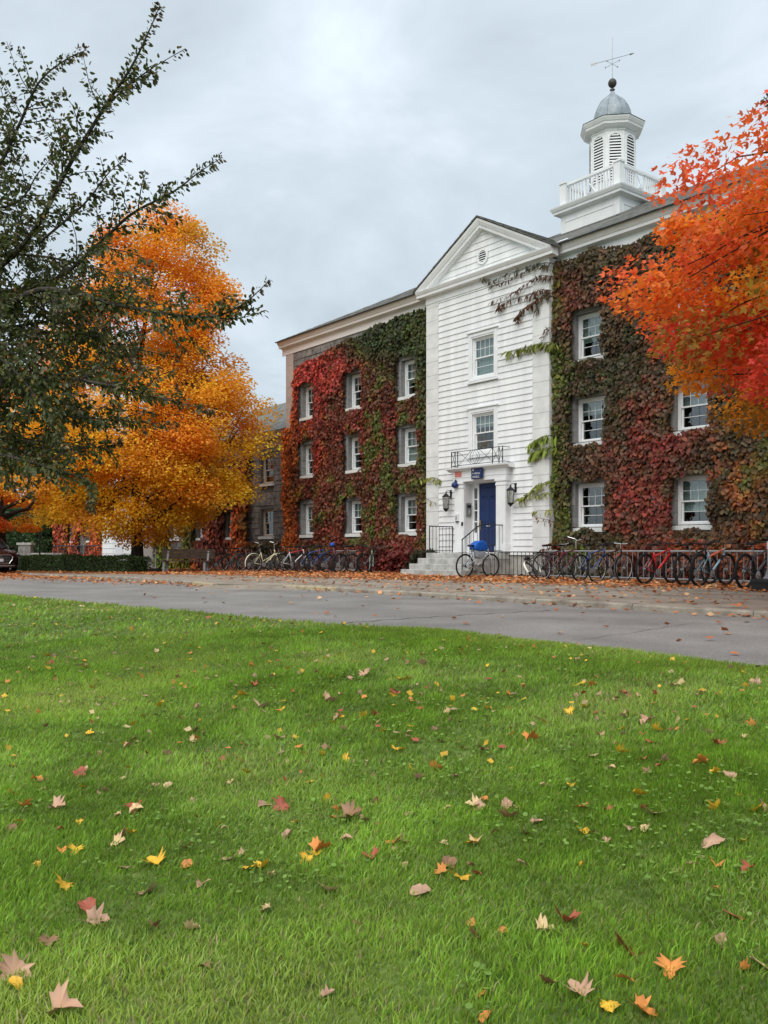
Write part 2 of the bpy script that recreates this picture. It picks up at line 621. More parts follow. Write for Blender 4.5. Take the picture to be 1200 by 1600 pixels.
def kerb_run(pts, x0, x1, step, yellow):
    x = x0
    while x < x1 - .05:
        a = x + .006
        c = min(x1, x + step) - .006
        ya, yc = interp(pts, a) - CAMD, interp(pts, c) - CAMD
        za, zc = drop(a) + .014 + random.uniform(-.006, .006), drop(c) + .014 + random.uniform(-.006, .006)
        w = .15
        mb = MB()
        vv = []
        for X, Y, Z in ((a, ya, za), (c, yc, zc)):
            vv += [(X, Y + .02, Z), (X, Y - w + .02, Z), (X, Y - w, Z - .025), (X, Y - w - .01, Z - .3), (X, Y + .02, Z - .3)]
        mb.add(vv, [(0, 1, 2, 3, 4), (9, 8, 7, 6, 5)] + [(i, 5 + i, 5 + (i + 1) % 5, (i + 1) % 5) for i in range(5)])
        o = mb.build('kerb_stone', YELLOWP if yellow(x) else KERB, kerb)
        fixnormals(o.data)
        x += step


kerb_run(KERB_R, 3.3, 27, 1.85, lambda x: x < 4.5)
kerb_run(KERB_L, -24, 1.9, 1.85, lambda x: x > -.2)

# lawn sheet
gx = np.arange(-36, 42.01, .35)
ns = 34
vv, ff = [], []
for i, X in enumerate(gx):
    pe = lawn_edge(X)
    for j in range(ns):
        s = (j / (ns - 1)) ** .8
        P = -8 + (pe + 8) * s
        vv.append((X, P - CAMD, lawn_z(X, P - CAMD)))
    vv.append((X, pe - CAMD + .03, -.12 + drop(X)))
k = ns + 1
for i in range(len(gx) - 1):
    for j in range(ns):
        ff.append((i * k + j, (i + 1) * k + j, (i + 1) * k + j + 1, i * k + j + 1))
m = MB()
m.add(vv, ff)
tag(m.build('lawn', SOIL, smooth=True), 'green lawn in the foreground scattered with fallen leaves', 'lawn', kind='structure')

# ================================================================== the hall
ZG = 0.0
PAVY = -.367
hall = thing('stone_hall', 'three storey ivy covered stone hall with white clapboard pavilion and cupola', 'building')


def wall_holes(mb, x0, x1, z0, z1, holes, y, depth):
    """a wall face at y with rectangular openings and their reveals"""
    X = sorted({x0, x1, *[h[0] for h in holes], *[h[1] for h in holes]})
    Z = sorted({z0, z1, *[h[2] for h in holes], *[h[3] for h in holes]})
    for a, c in zip(X, X[1:]):
        for d, e in zip(Z, Z[1:]):
            cx, cz = (a + c) / 2, (d + e) / 2
            if any(h[0] < cx < h[1] and h[2] < cz < h[3] for h in holes):
                continue
            mb.add([(a, y, d), (c, y, d), (c, y, e), (a, y, e)], [(0, 1, 2, 3)])
    for h in holes:
        a, c, d, e = h
        mb.add([(a, y, d), (a, y + depth, d), (a, y + depth, e), (a, y, e)], [(0, 1, 2, 3)])
        mb.add([(c, y, d), (c, y + depth, d), (c, y + depth, e), (c, y, e)], [(3, 2, 1, 0)])
        mb.add([(a, y, e), (c, y, e), (c, y + depth, e), (a, y + depth, e)], [(3, 2, 1, 0)])
        mb.add([(a, y, d), (c, y, d), (c, y + depth, d), (a, y + depth, d)], [(0, 1, 2, 3)])


ROWS = [(1.45, 2.71), (3.91, 5.17), (6.32, 7.60)]
COLS_L = [-10.50, -7.23, -3.98]
COLS_R = [4.02, 7.33, 10.6]
WW = 1.16            # opening width
WIN_CACHE = {}


def pane_mesh(w, h):
    key = ('pane', round(w, 3), round(h, 3))
    if key not in WIN_CACHE:
        me = MB().box(-w / 2, w / 2, -.003, .003, -h / 2, h / 2).mesh('pane')
        me.materials.append(GLASS)
        WIN_CACHE[key] = me
    return WIN_CACHE[key]


def make_window(parent, xc, z0, z1, w, y, blind=0.45, bmat=None, trim=WHITE, nc=4, panes=True, fr=.085, sill=True, lower_open=0.0):
    """double hung window: frame, two sashes with muntins, panes, blind, sill; y is the frame's front"""
    h = z1 - z0
    mb = MB()
    mb.box(xc - w / 2, xc - w / 2 + fr, y, y + .12, z0, z1)
    mb.box(xc + w / 2 - fr, xc + w / 2, y, y + .12, z0, z1)
    mb.box(xc - w / 2 + fr, xc + w / 2 - fr, y + .002, y + .12, z1 - fr, z1)
    mb.box(xc - w / 2 + fr, xc + w / 2 - fr, y - .01, y + .12, z0, z0 + .05)
    win = mb.build('window', trim, parent)
    ix0, ix1 = xc - w / 2 + fr, xc + w / 2 - fr
    iz0, iz1 = z0 + .05, z1 - fr
    mid = (iz0 + iz1) / 2
    t = .038
    for q, (a, c, yy) in enumerate(((mid - .02, iz1, y + .03), (iz0 + lower_open, mid + .02, y + .068))):
        sb = MB()
        sb.box(ix0, ix0 + t, yy, yy + .035, a, c)
        sb.box(ix1 - t, ix1, yy, yy + .035, a, c)
        sb.box(ix0 + t, ix1 - t, yy - .002, yy + .033, a, a + t)
        sb.box(ix0 + t, ix1 - t, yy - .002, yy + .033, c - t, c)
        gx0, gx1, gz0, gz1 = ix0 + t, ix1 - t, a + t, c - t
        pw, ph = (gx1 - gx0) / nc, (gz1 - gz0) / 2
        for i in range(1, nc):
            X = gx0 + pw * i
            if q:
                break
            sb.box(X - .006, X + .006, yy + .006, yy + .028, gz0, gz1)
        sb.box(gx0, gx1, yy + .004, yy + .03, gz0 + ph - .007, gz0 + ph + .007)
        sash = sb.build('sash', trim, win)
        if panes:
            for i in range(nc):
                for j in range(2):
                    o = link('pane', pane_mesh(pw - .012, ph - .012), win, (gx0 + pw * (i + .5), yy + .018, gz0 + ph * (j + .5)))
        else:
            o = link('pane', pane_mesh(gx1 - gx0, gz1 - gz0), win, ((gx0 + gx1) / 2, yy + .018, (gz0 + gz1) / 2))
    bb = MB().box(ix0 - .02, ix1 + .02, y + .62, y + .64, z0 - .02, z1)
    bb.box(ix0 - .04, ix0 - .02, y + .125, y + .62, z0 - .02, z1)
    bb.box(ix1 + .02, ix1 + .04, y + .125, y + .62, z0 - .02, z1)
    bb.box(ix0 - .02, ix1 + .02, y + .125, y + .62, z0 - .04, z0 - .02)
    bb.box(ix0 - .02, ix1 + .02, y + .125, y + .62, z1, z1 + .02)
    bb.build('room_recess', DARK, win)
    if blind > 0:
        lb = MB()
        zb = iz1 - (iz1 - iz0) * blind
        nf = 10
        vs_, fs_ = [], []
        for i in range(nf * 2 + 1):
            X = ix0 + (ix1 - ix0) * i / (nf * 2)
            yy = y + .15 + (.02 if i % 2 else 0) * (1 if blind < .9 else 1.3)
            vs_ += [(X, yy, zb), (X, yy, iz1 + .02)]
            if i:
                k = 2 * i
                fs_.append((k - 2, k, k + 1, k - 1))
        lb.add(vs_, fs_)
        lb.build('blind', bmat or CURTAIN, win)
    if sill:
        MB().prism([(y - sill, z0 - .145), (y + .1, z0 - .145), (y + .1, z0 - .002), (y, z0 - .002), (y - sill, z0 - .03)], xc - w / 2 - .11, xc + w / 2 + .11).build('sill', MARBLE, win)
    return win


def stones(mb, x0, x1, z0, z1, holes, y, seed):
    rr = random.Random(seed)
    z = z0
    while z < z1 - .05:
        h = rr.uniform(.16, .34)
        zt = min(z + h, z1)
        x = x0 - rr.uniform(0, .3)
        while x < x1:
            w = rr.uniform(.22, .7)
            a, c = max(x, x0) + .008, min(x + w, x1) - .008
            x += w
            if c - a < .05:
                continue
            d, e = z + .008, zt - .008
            if any(h_[0] < c and h_[1] > a and h_[2] < e and h_[3] > d for h_ in holes):
                for h_ in holes:      # trim against openings
                    if h_[2] < e and h_[3] > d and h_[0] < c and h_[1] > a:
                        if a < h_[0] - .06:
                            c = min(c, h_[0] - .004)
                        elif c > h_[1] + .06:
                            a = max(a, h_[1] + .004)
                        else:
                            c = a
                if c - a < .05:
                    continue
            p = rr.uniform(.008, .045)
            mb.add([(a, y, d), (c, y, d), (c, y, e), (a, y, e),
                    (a + .012, y - p, d + .012), (c - .012, y - p * rr.uniform(.7, 1.2), d + .012), (c - .012, y - p, e - .012), (a + .012, y - p * rr.uniform(.7, 1.2), e - .012)],
                   [(4, 5, 6, 7), (0, 1, 5, 4), (1, 2, 6, 5), (2, 3, 7, 6), (3, 0, 4, 7)])
        z = zt


BL = [(.42, CURTAIN3), (.40, CURTAIN3), (.95, CURTAIN), (.4, CURTAIN2), (.40, CURTAIN3), (.95, CURTAIN), (.5, CURTAIN), (.97, CURTAIN), (.55, CURTAIN)]
RECESS = .25
for side, (xa, xb, cols) in (('l', (-12.35, -2.76, COLS_L)), ('r', (2.76, 12.35, COLS_R))):
    holes = [(c - WW / 2, c + WW / 2, z0, z1) for c in cols for (z0, z1) in ROWS]
    mb = MB()
    wall_holes(mb, xa, xb, -.4, 9.2, holes, 0.0, .3)
    mb.build('wing_wall', MORTAR, hall)
    mb = MB()
    lint = [(c - WW / 2 - .12, c + WW / 2 + .12, z0 - .16, z1 + .2) for c in cols for (z0, z1) in ROWS]
    stones(mb, xa + (.57 if side == 'l' else 0), xb - (.57 if side == 'r' else 0), -.3, 9.12, lint, -.002, 5 if side == 'l' else 6)
    o = mb.build('stone_facing', STONE, hall)
    o['kind'] = 'stuff'
    q = 0
    for c in cols:
        for r_, (z0, z1) in enumerate(ROWS):
            vis = side == 'l' or c < 9
            if not vis:
                continue
            if side == 'l':
                bl, bm_ = {0: [(.4, CURTAIN), (.45, CURTAIN2), (.38, CURTAIN3)], 1: [(.5, CURTAIN), (.3, CURTAIN3), (.3, CURTAIN3)], 2: [(.5, CURTAIN), (.95, CURTAIN), (.6, CURTAIN)]}[cols.index(c)][r_]
            else:
                bl, bm_ = {0: [(.0, CURTAIN), (.35, CURTAIN), (.62, CURTAIN)], 1: [(.74, CURTAIN), (.5, CURTAIN2), (.4, CURTAIN)]}[cols.index(c)][r_]
            make_window(hall, c, z0, z1, WW - .01, RECESS - .11 if side == 'l' else .10, bl, bm_, sill=.14 if side == 'r' else .27)
            # cut stone jambs and lintel lining the opening, block by block
            for sx in (-1, 1):
                for jn in range(4):
                    za, zb = z0 + (z1 - z0) * jn / 4, z0 + (z1 - z0) * (jn + 1) / 4
                    xo = c + sx * (WW / 2 + .06)
                    MB().box(xo - .058, xo + .066 if sx < 0 else xo + .058, -.05, .14, za + .004, zb - .004).build('jamb_stone', JAMB, hall) if sx < 0 else \
                        MB().box(xo - .066, xo + .058, -.05, .1, za + .004, zb - .004).build('jamb_stone', JAMB, hall)
            MB().box(c - WW / 2 - .11, c + WW / 2 + .11, -.055, .12, z1 + .002, z1 + .19).build('lintel_stone', JAMB, hall)

# end walls and back of the block
mb = MB()
mb.add([(-12.35, 0, -.4), (-12.35, 12.3, -.4), (-12.35, 12.3, 9.6), (-12.35, 0, 9.6)], [(0, 3, 2, 1)])
mb.add([(12.35, 0, -.4), (12.35, 12.3, -.4), (12.35, 12.3, 9.6), (12.35, 0, 9.6)], [(0, 1, 2, 3)])
mb.add([(-12.35, 12.3, -.4), (12.35, 12.3, -.4), (12.35, 12.3, 9.6), (-12.35, 12.3, 9.6)], [(0, 3, 2, 1)])
mb.build('rear_wall', STONE, hall)

# corner quoins
BH = .462
qm = MB().box(-.285, .285, -.035, .53, .004, BH - .004).mesh('quoin')
qm.materials.append(QUOIN)
for sx in (-1, 1):
    for i in range(20):
        z = -.1 + i * BH
        if z + BH > 9.22:
            break
        link('quoin', qm, hall, (sx * 12.1, 0, z))

# wing entablature: frieze, soffit and crown moulding
def cornice_run(x0, x1, y, name, m, lo=9.16, ret=None):
    mb = MB()
    prof = [(y + .02, lo), (y - .03, lo), (y - .035, 9.41), (y - .08, 9.45), (y - .20, 9.465), (y - .215, 9.47), (y - .22, 9.55), (y - .24, 9.565), (y - .30, 9.655), (y - .32, 9.69), (y - .32, 9.71), (y + .02, 9.715)]
    mb.prism(prof, x0, x1)
    o = mb.build(name, m, hall)
    fixnormals(o.data)
    return o


TRIML = mat('cornice_tint_left', (.75, .71, .68), .6, .04, .25, col2=(.78, .77, .76))  # left cornice run tinted slightly pinkish, the right run stays plain white
cornice_run(-12.68, -2.762, 0, 'cornice', TRIML)
cornice_run(2.762, 12.68, 0, 'cornice', WHITE)
mb = MB()      # cornice return on the end walls
for sx in (-1, 1):
    mb2 = MB()
    mb2.box(min(sx * 12.36, sx * 12.62), max(sx * 12.36, sx * 12.62), .021, 12.3, 9.47, 9.70)
    mb2.build('cornice_return', WHITE, hall)

# hipped roof of the main block, in slate courses
EZ, RZ, RY, PIT = 9.718, 12.98, 6.15, 0.0
PIT = (RZ - EZ) / (RY + .37)
rx = 12.73 - (RY + .37)
mb = MB()
mb.add([(-12.73, -.37, EZ), (12.73, -.37, EZ), (rx, RY, RZ), (-rx, RY, RZ), (-12.73, 12.86, EZ), (12.73, 12.86, EZ)],
       [(0, 1, 2, 3), (1, 5, 2), (5, 4, 3, 2), (4, 0, 3)])
roof = mb.build('roof', SHINGLE, hall)
mb = MB()
mb.box(-12.73, 12.73, -.382, -.362, EZ - .03, EZ + .012)
mb.build('drip_edge', BLACK, roof)
rr = random.Random(3)
nrm = Vector((0, -PIT, 1)).normalized()
mb = MB()
for cse in range(22):       # shingle courses on the front slope
    ya = -.37 + cse * .29
    x = -12.9 + PIT * 0
    while x < 12.9:
        w = rr.uniform(.25, .42)
        if abs(x) > 3.0 or cse > 14:
            lim = 12.73 - (ya + .37) * 1.0
            if -lim < x and x + w < lim:
                za = EZ + (ya + .37) * PIT
                th = rr.uniform(.012, .024)
                zb = EZ + (ya + .32 + .37) * PIT
                mb.add([(x, ya, za + .004), (x + w - .008, ya, za + .004), (x, ya, za + th), (x + w - .008, ya, za + th), (x + w - .008, ya + .3, zb + .003), (x, ya + .3, zb + .003)],
                       [(0, 1, 3, 2), (2, 3, 4, 5)])
        x += w
o = mb.build('shingles', SHINGLE, roof)
o['kind'] = 'stuff'

# ---- pavilion
PX0, PX1 = -2.76, 2.76
BASEZ = .70
mb = MB()
wall_holes(mb, PX0 + .02, PX1 - .02, BASEZ, 9.3, [(-.5, .5, 3.93, 5.16), (-.5, .5, 6.32, 7.6), (-.745, .745, .72, 2.99)], PAVY + .03, .2)
mb.add([(PX0 + .02, PAVY + .03, BASEZ), (PX0 + .02, .1, BASEZ), (PX0 + .02, .1, 9.3), (PX0 + .02, PAVY + .03, 9.3)], [(0, 3, 2, 1)])
mb.add([(PX1 - .02, PAVY + .03, BASEZ), (PX1 - .02, .1, BASEZ), (PX1 - .02, .1, 9.3), (PX1 - .02, PAVY + .03, 9.3)], [(0, 1, 2, 3)])
mb.build('pavilion_wall', WHITE, hall)
fd = MB()
fd.box(PX0 + .01, PX1 - .01, PAVY + .01, .05, -.4, BASEZ - .004)
found = fd.build('foundation', CONC, hall)
# marble corner blocks
for x0, x1 in ((PX0, -2.135), (2.105, PX1)):
    q = MB().box(0, x1 - x0, -.03, .38, .004, BH - .004).mesh('corner_block')
    q.materials.append(MARBLE)
    for i in range(19):
        z = BASEZ + .01 + i * BH
        if z + BH > 9.3:
            q2 = MB().box(0, x1 - x0, -.03, .38, .004, 9.17 - z).build('corner_block', MARBLE, hall, loc=(x0, PAVY, z))
            break
        link('corner_block', q, hall, (x0, PAVY, z))
# clapboards, board by board
BOARD = {}


def clapboard(x0, x1, z, h=.2, parent=None, y=PAVY):
    key = (round(x1 - x0, 3), round(h, 3))
    if key not in BOARD:
        w = x1 - x0
        mb_ = MB().prism([(.03, 0), (-.034, 0), (-.036, .012), (-.008, h + .012), (.03, h + .012)], 0, w)
        me = mb_.mesh('clapboard')
        fixnormals(me)
        me.materials.append(CLAP)
        BOARD[key] = me
    return link('clapboard', BOARD[key], parent or hall, (x0, y, z))


EXP = .2
BX0, BX1 = -2.13, 2.10
zc = BASEZ + .01
cut = [(-.66, .66, 3.75, 5.33), (-.66, .66, 6.14, 7.77), (-1.3, 1.3, 0, 3.50)]
rr = random.Random(9)
while zc < 9.14:
    h = min(EXP, 9.17 - zc)
    segs = [(BX0, BX1)]
    for a, c, d, e in cut:
        if zc + h * .5 > d and zc + h * .5 < e:
            segs = [(BX0, a), (c, BX1)]
    for a, c in segs:
        if c - a > 3 and rr.random() < .6:
            k = rr.choice([-1.1, -.5, .4, 1.0, 1.4])
            clapboard(a, k - .0015, zc, h)
            clapboard(k + .0015, c, zc, h)
        else:
            clapboard(a, c, zc, h)
    zc += EXP
# base board and frieze of the pavilion
MB().box(BX0, BX1, PAVY - .045, PAVY + .03, BASEZ - .06, BASEZ + .008).build('water_table', WHITE, hall)
MB().box(PX0 - .01, PX1 + .01, PAVY - .045, PAVY + .03, 9.172, 9.40).build('pavilion_frieze', WHITE, hall)
for sx in (-1, 1):
    xe = sx * (PX1 - .002)
    MB().box(min(xe, xe + sx * .012), max(xe, xe + sx * .012), PAVY + .031, -.035, 9.172, 9.40).build('frieze_return', WHITE, hall)

# pediment: horizontal cornice, raking cornices, tympanum with boards, louvred oculus
CX = 3.05
mb = MB()
y = PAVY
mb.prism([(y + .03, 9.38), (y - .05, 9.38), (y - .09, 9.405), (y - .21, 9.41), (y - .225, 9.415), (y - .23, 9.50), (y - .25, 9.515), (y - .295, 9.595), (y - .30, 9.62), (y + .03, 9.64)], -CX, CX)
o = mb.build('pediment_cornice', WHITE, hall)
fixnormals(o.data)
APZ = 11.34
sl = (APZ - 9.64) / (CX + .06)
ang = math.atan(sl)
prof = [(y + .03, -.30), (y - .09, -.30), (y - .20, -.28), (y - .21, -.20), (y - .235, -.185), (y - .285, -.09), (y - .30, -.03), (y + .03, -.02)]
for sx in (-1, 1):
    mb = MB()
    vv = []
    for (yy, v) in prof:
        vz = v / math.cos(ang)
        vv.append((sx * (CX + .06 + (vz - .002) / sl), yy, 9.642))
    for (yy, v) in prof:
        vv.append((0.0, yy, APZ + v / math.cos(ang)))
    n = len(prof)
    mb.add(vv, [tuple(range(n)), tuple(range(n, 2 * n))[::-1]] + [(i, (i + 1) % n, n + (i + 1) % n, n + i) for i in range(n)])
    o = mb.build('raking_cornice', WHITE, hall)
    fixnormals(o.data)
# tympanum
mb = MB()
mb.add([(-2.8, PAVY + .03, 9.6), (2.8, PAVY + .03, 9.6), (0, PAVY + .03, 11.15)], [(0, 1, 2)])
mb.build('tympanum', WHITE, hall)
zc = 9.645
while zc < 10.85:
    half = (APZ - .34 - zc) / sl
    half2 = max(.02, (APZ - .34 - zc - .2) / sl)
    mb = MB()
    yy = PAVY
    a, c = half + .04, half2 + .04
    mb.add([(-a, yy - .034, zc), (a, yy - .034, zc), (c, yy - .008, zc + .2), (-c, yy - .008, zc + .2), (-a, yy + .028, zc), (a, yy + .028, zc)],
           [(0, 1, 2, 3), (4, 5, 1, 0)])
    mb.build('gable_board', CLAP, hall)
    zc += .2
# oculus
ocz = 10.14
mb = MB()
ring = []
N = 28
for k in range(N):
    t = 2 * math.pi * k / N
    for r_, yy in ((.24, PAVY - .036), (.24, PAVY - .075), (.175, PAVY - .075), (.175, PAVY - .02)):
        ring.append((r_ * math.cos(t), yy, ocz + r_ * 1.06 * math.sin(t)))
mb.add(ring, [(4 * k + j, 4 * k + j + 1, 4 * ((k + 1) % N) + j + 1, 4 * ((k + 1) % N) + j) for k in range(N) for j in range(3)])
ocu = mb.build('oculus', WHITE, hall)
fixnormals(ocu.data)
mb = MB()
mb.lathe([(.178, -.038), (.178, -.037)], (0, PAVY, ocz), 24, 'y')
mb.build('oculus_opening', DARK, ocu)
for k in range(5):
    zz = ocz - .14 + k * .07
    hw = math.sqrt(max(.001, .178 ** 2 - (zz - ocz) ** 2))
    MB().add([(-hw, PAVY - .068, zz - .014), (hw, PAVY - .068, zz - .014), (hw, PAVY - .045, zz + .022), (-hw, PAVY - .045, zz + .022)], [(0, 1, 2, 3)]).build('louvre', WHITE, ocu)

# pavilion roof running back into the main roof
mb = MB()
ye = PAVY - .325
for sx in (-1, 1):
    yb = (APZ + .02 - EZ) / PIT - .37 + .25
    e0 = CX + .10
    zl = 9.64 - .03
    vv = [(sx * e0, ye, zl), (0, ye, APZ + .005), (0, yb, APZ + .005), (sx * e0, -.31, zl),
          (sx * e0, ye, zl + .035), (0, ye, APZ + .045), (0, yb, APZ + .045), (sx * e0, -.31, zl + .035)]
    mb.add(vv, [(0, 1, 2, 3), (4, 7, 6, 5), (0, 4, 5, 1), (3, 7, 4, 0)])
proof = mb.build('pavilion_roof', SHINGLE, hall)
fixnormals(proof.data)
mb = MB()
for sx in (-1, 1):
    for cse in range(12):
        ua, ub = cse / 12, (cse + 1) / 12
        xa, xb = e0 * (1 - ua), e0 * (1 - ub)
        za, zb = zl + .04 + (APZ - zl) * ua, zl + .04 + (APZ - zl) * ub
        yv = ye
        yend = -.31 + (yb + .31) * ua
        while yv < yend:
            w = rr.uniform(.22, .4)
            th = rr.uniform(.012, .024)
            mb.add([(sx * xa, yv, za), (sx * xa, yv + w - .01, za), (sx * xa, yv, za + th), (sx * xa, yv + w - .01, za + th), (sx * xb, yv + w - .01, zb + .006), (sx * xb, yv, zb + .006)],
                   [(0, 1, 3, 2), (2, 3, 4, 5)])
            yv += w
o = mb.build('shingles', SHINGLE, proof)
o['kind'] = 'stuff'
fixnormals(o.data)
# bright valley flashing
mb = MB()
mb.add([(3.05, -.40, 9.76), (3.45, -.38, 9.765), (3.05, .1, 10.0), (2.8, .05, 9.98)], [(0, 1, 2, 3)])
mb.build('valley_flashing', mat('bright_flashing', (.8, .82, .83), .5, .08, 9, .3), hall)

# pavilion windows with moulded casings
for z0, z1, bl, bm_, lo in ((3.93, 5.16, .34, CURTAIN, .0), (6.32, 7.60, .97, CURTAIN, .03)):
    w = make_window(hall, 0.0, z0, z1, .98, PAVY + .02, bl, bm_, sill=0.0, fr=.05)
    mb = MB()
    yy = PAVY
    for a, c, d, e, f_ in ((.49, .66, z0 - .13, z1 + .17, .05), (.54, .62, z0 - .09, z1 + .13, .07)):
        mb.box(-c, -a, yy - f_, yy + .02, d, e)
        mb.box(a, c, yy - f_, yy + .02, d, e)
        mb.box(-a, a, yy - f_ + .001, yy + .02, z1 + (.0 if a < .5 else .05), e)
        mb.box(-a, a, yy - f_ + .001, yy + .02, d, z0 - (.0 if a < .5 else .05))
    mb.box(-.70, .70, yy - .11, yy + .02, z1 + .171, z1 + .21)
    mb.box(-.69, .69, yy - .10, yy + .02, z0 - .17, z0 - .131)
    mb.build('casing', WHITE, w)

# ---- portico: pilasters, entablature, cornice shelf
PFY = PAVY - .2
mb = MB()
port = None
eb = MB()
eb.box(-1.19, 1.19, PFY - .02, PAVY + .03, 3.0, 3.13)
eb.box(-1.21, 1.21, PFY - .035, PAVY + .03, 3.131, 3.155)
eb.box(-1.19, 1.19, PFY - .02, PAVY + .03, 3.156, 3.33)
eb.prism([(PAVY + .03, 3.331), (PFY - .03, 3.331), (PFY - .10, 3.37), (PFY - .12, 3.40), (PFY - .20, 3.41), (PFY - .21, 3.455), (PAVY + .03, 3.47)], -1.38, 1.38)
port = eb.build('portico', WHITE, hall)
fixnormals(port.data)
for sx in (-1, 1):
    xm = sx * .95
    pb_ = MB()
    pb_.box(xm - .2, xm + .2, PFY, PAVY + .05, .98, 2.80)
    pb_.box(xm - .235, xm + .235, PFY - .035, PAVY + .05, .715, .90)
    pb_.box(xm - .22, xm + .22, PFY - .02, PAVY + .05, .901, .979)
    pb_.box(xm - .22, xm + .22, PFY - .02, PAVY + .05, 2.801, 2.86)
    pb_.box(xm - .205, xm + .205, PFY - .005, PAVY + .05, 2.861, 2.93)
    pb_.box(xm - .235, xm + .235, PFY - .04, PAVY + .05, 2.931, 2.999)
    pb_.build('pilaster', WHITE, port)
# recess: side panels, ceiling, sidelight frames
DY = -.15
mb = MB()
for sx in (-1, 1):
    mb.box(min(sx * .72, sx * .76), max(sx * .72, sx * .76), PFY + .02, DY + .05, .715, 2.999)
mb.box(-.72, .72, PAVY + .031, DY + .05, 2.94, 2.999)
mb.build('recess_panel', mat('recess_grey_white', (.70, .70, .71), .6, .05), port)
for sx in (-1, 1):
    fb = MB()
    a, c = sorted((sx * .72, sx * .425))
    fb.box(a, c, DY - .02, DY + .05, .715, 1.35)
    fb.box(a, a + .07, DY - .015, DY + .05, 1.351, 2.94)
    fb.box(c - .07, c, DY - .015, DY + .05, 1.351, 2.94)
    fb.box(a + .07, c - .07, DY - .012, DY + .05, 2.80, 2.94)
    for k in range(1, 4):
        zz = 1.35 + 1.45 * k / 4
        fb.box(a + .07, c - .07, DY - .005, DY + .03, zz - .018, zz + .018)
    sl_ = fb.build('sidelight', WHITE, port)
    for k in range(4):
        zz = 1.35 + 1.45 * (k + .5) / 4
        link('pane', pane_mesh(c - a - .145, 1.45 / 4 - .04), sl_, ((a + c) / 2, DY + .012, zz))
    MB().box(a + .05, c - .05, DY + .1, DY + .11, 1.3, 2.9).build('sidelight_shade', CURTAIN3, sl_)
# door with six raised panels, letter plate, handle
db = MB()
db.box(-.418, .418, DY + .004, DY + .05, .72, 2.93)
door = db.build('door', BLUE, hall)
for x0, x1, z0, z1 in ((-.33, -.04, 2.48, 2.80), (.04, .33, 2.48, 2.80), (-.33, -.04, 1.66, 2.38), (.04, .33, 1.66, 2.38), (-.33, -.04, .92, 1.5), (.04, .33, .92, 1.5)):
    pb_ = MB()
    ii = .045
    f0, f1 = DY + .003, DY - .016
    pb_.add([(x0, f0, z0), (x1, f0, z0), (x1, f0, z1), (x0, f0, z1), (x0 + ii, f1, z0 + ii), (x1 - ii, f1, z0 + ii), (x1 - ii, f1, z1 - ii), (x0 + ii, f1, z1 - ii)],
            [(4, 5, 6, 7), (0, 1, 5, 4), (1, 2, 6, 5), (2, 3, 7, 6), (3, 0, 4, 7)])
    pb_.build('door_panel', BLUE, door)
MB().box(-.09, .07, DY - .02, DY + .003, 1.545, 1.58).build('letter_plate', CHROME, door)
hb = MB()
hb.box(-.395, -.355, DY - .012, DY + .003, 1.45, 1.75)
hb.tube([(-.375, DY - .01, 1.52), (-.375, DY - .06, 1.54), (-.375, DY - .06, 1.66), (-.375, DY - .01, 1.68)], .011, 6)
hb.build('door_handle', mat('brass', (.45, .33, .12), .35, .1, metal=.8), door)

# ---- cupola
cz0 = 12.1
W = 1.30
cb = MB()
cb.box(-W, W, -W, W, cz0, 13.03)
cup = cb.build('cupola_base', WHITE, hall, loc=(0, RY, 0))
for sx, ax in ((-1, 'x'), (1, 'x'), (-1, 'y')):      # sunk panels on the base
    mb = MB()
    t = .02
    a = W - .2
    if ax == 'y':
        mb.box(-a, a, -W - t, -W + .001, 12.72, 12.74)
        for q in (-1, 1):
            mb.box(q * a - .012, q * a + .012, -W - t, -W + .001, cz0 + .2, 12.719)
    else:
        x0, x1 = sorted((sx * (W - .001), sx * (W + t)))
        mb.box(x0, x1, -a, a, 12.72, 12.74)
        for q in (-1, 1):
            mb.box(x0, x1, q * a - .012, q * a + .012, cz0 + .2, 12.719)
    mb.build('panel_mould', WHITE, cup)


def sq_ring(prof, name, m, parent, loc=None):
    mb = MB()
    vv = []
    for (r_, z) in prof:
        vv += [(-r_, -r_, z), (r_, -r_, z), (r_, r_, z), (-r_, r_, z)]
    n = len(prof)
    fs = [(3, 2, 1, 0), (4 * n - 4, 4 * n - 3, 4 * n - 2, 4 * n - 1)]
    for i in range(n - 1):
        for k in range(4):
            k2 = (k + 1) % 4
            fs.append((4 * i + k, 4 * i + k2, 4 * i + 4 + k2, 4 * i + 4 + k))
    mb.add(vv, fs)
    o = mb.build(name, m, parent, loc=loc)
    fixnormals(o.data)
    return o


sq_ring([(W + .01, 12.98), (W + .06, 13.0), (W + .20, 13.03), (W + .21, 13.11), (W + .24, 13.13), (W + .29, 13.22), (W + .30, 13.26), (W - .1, 13.29)], 'base_cornice', WHITE, cup)
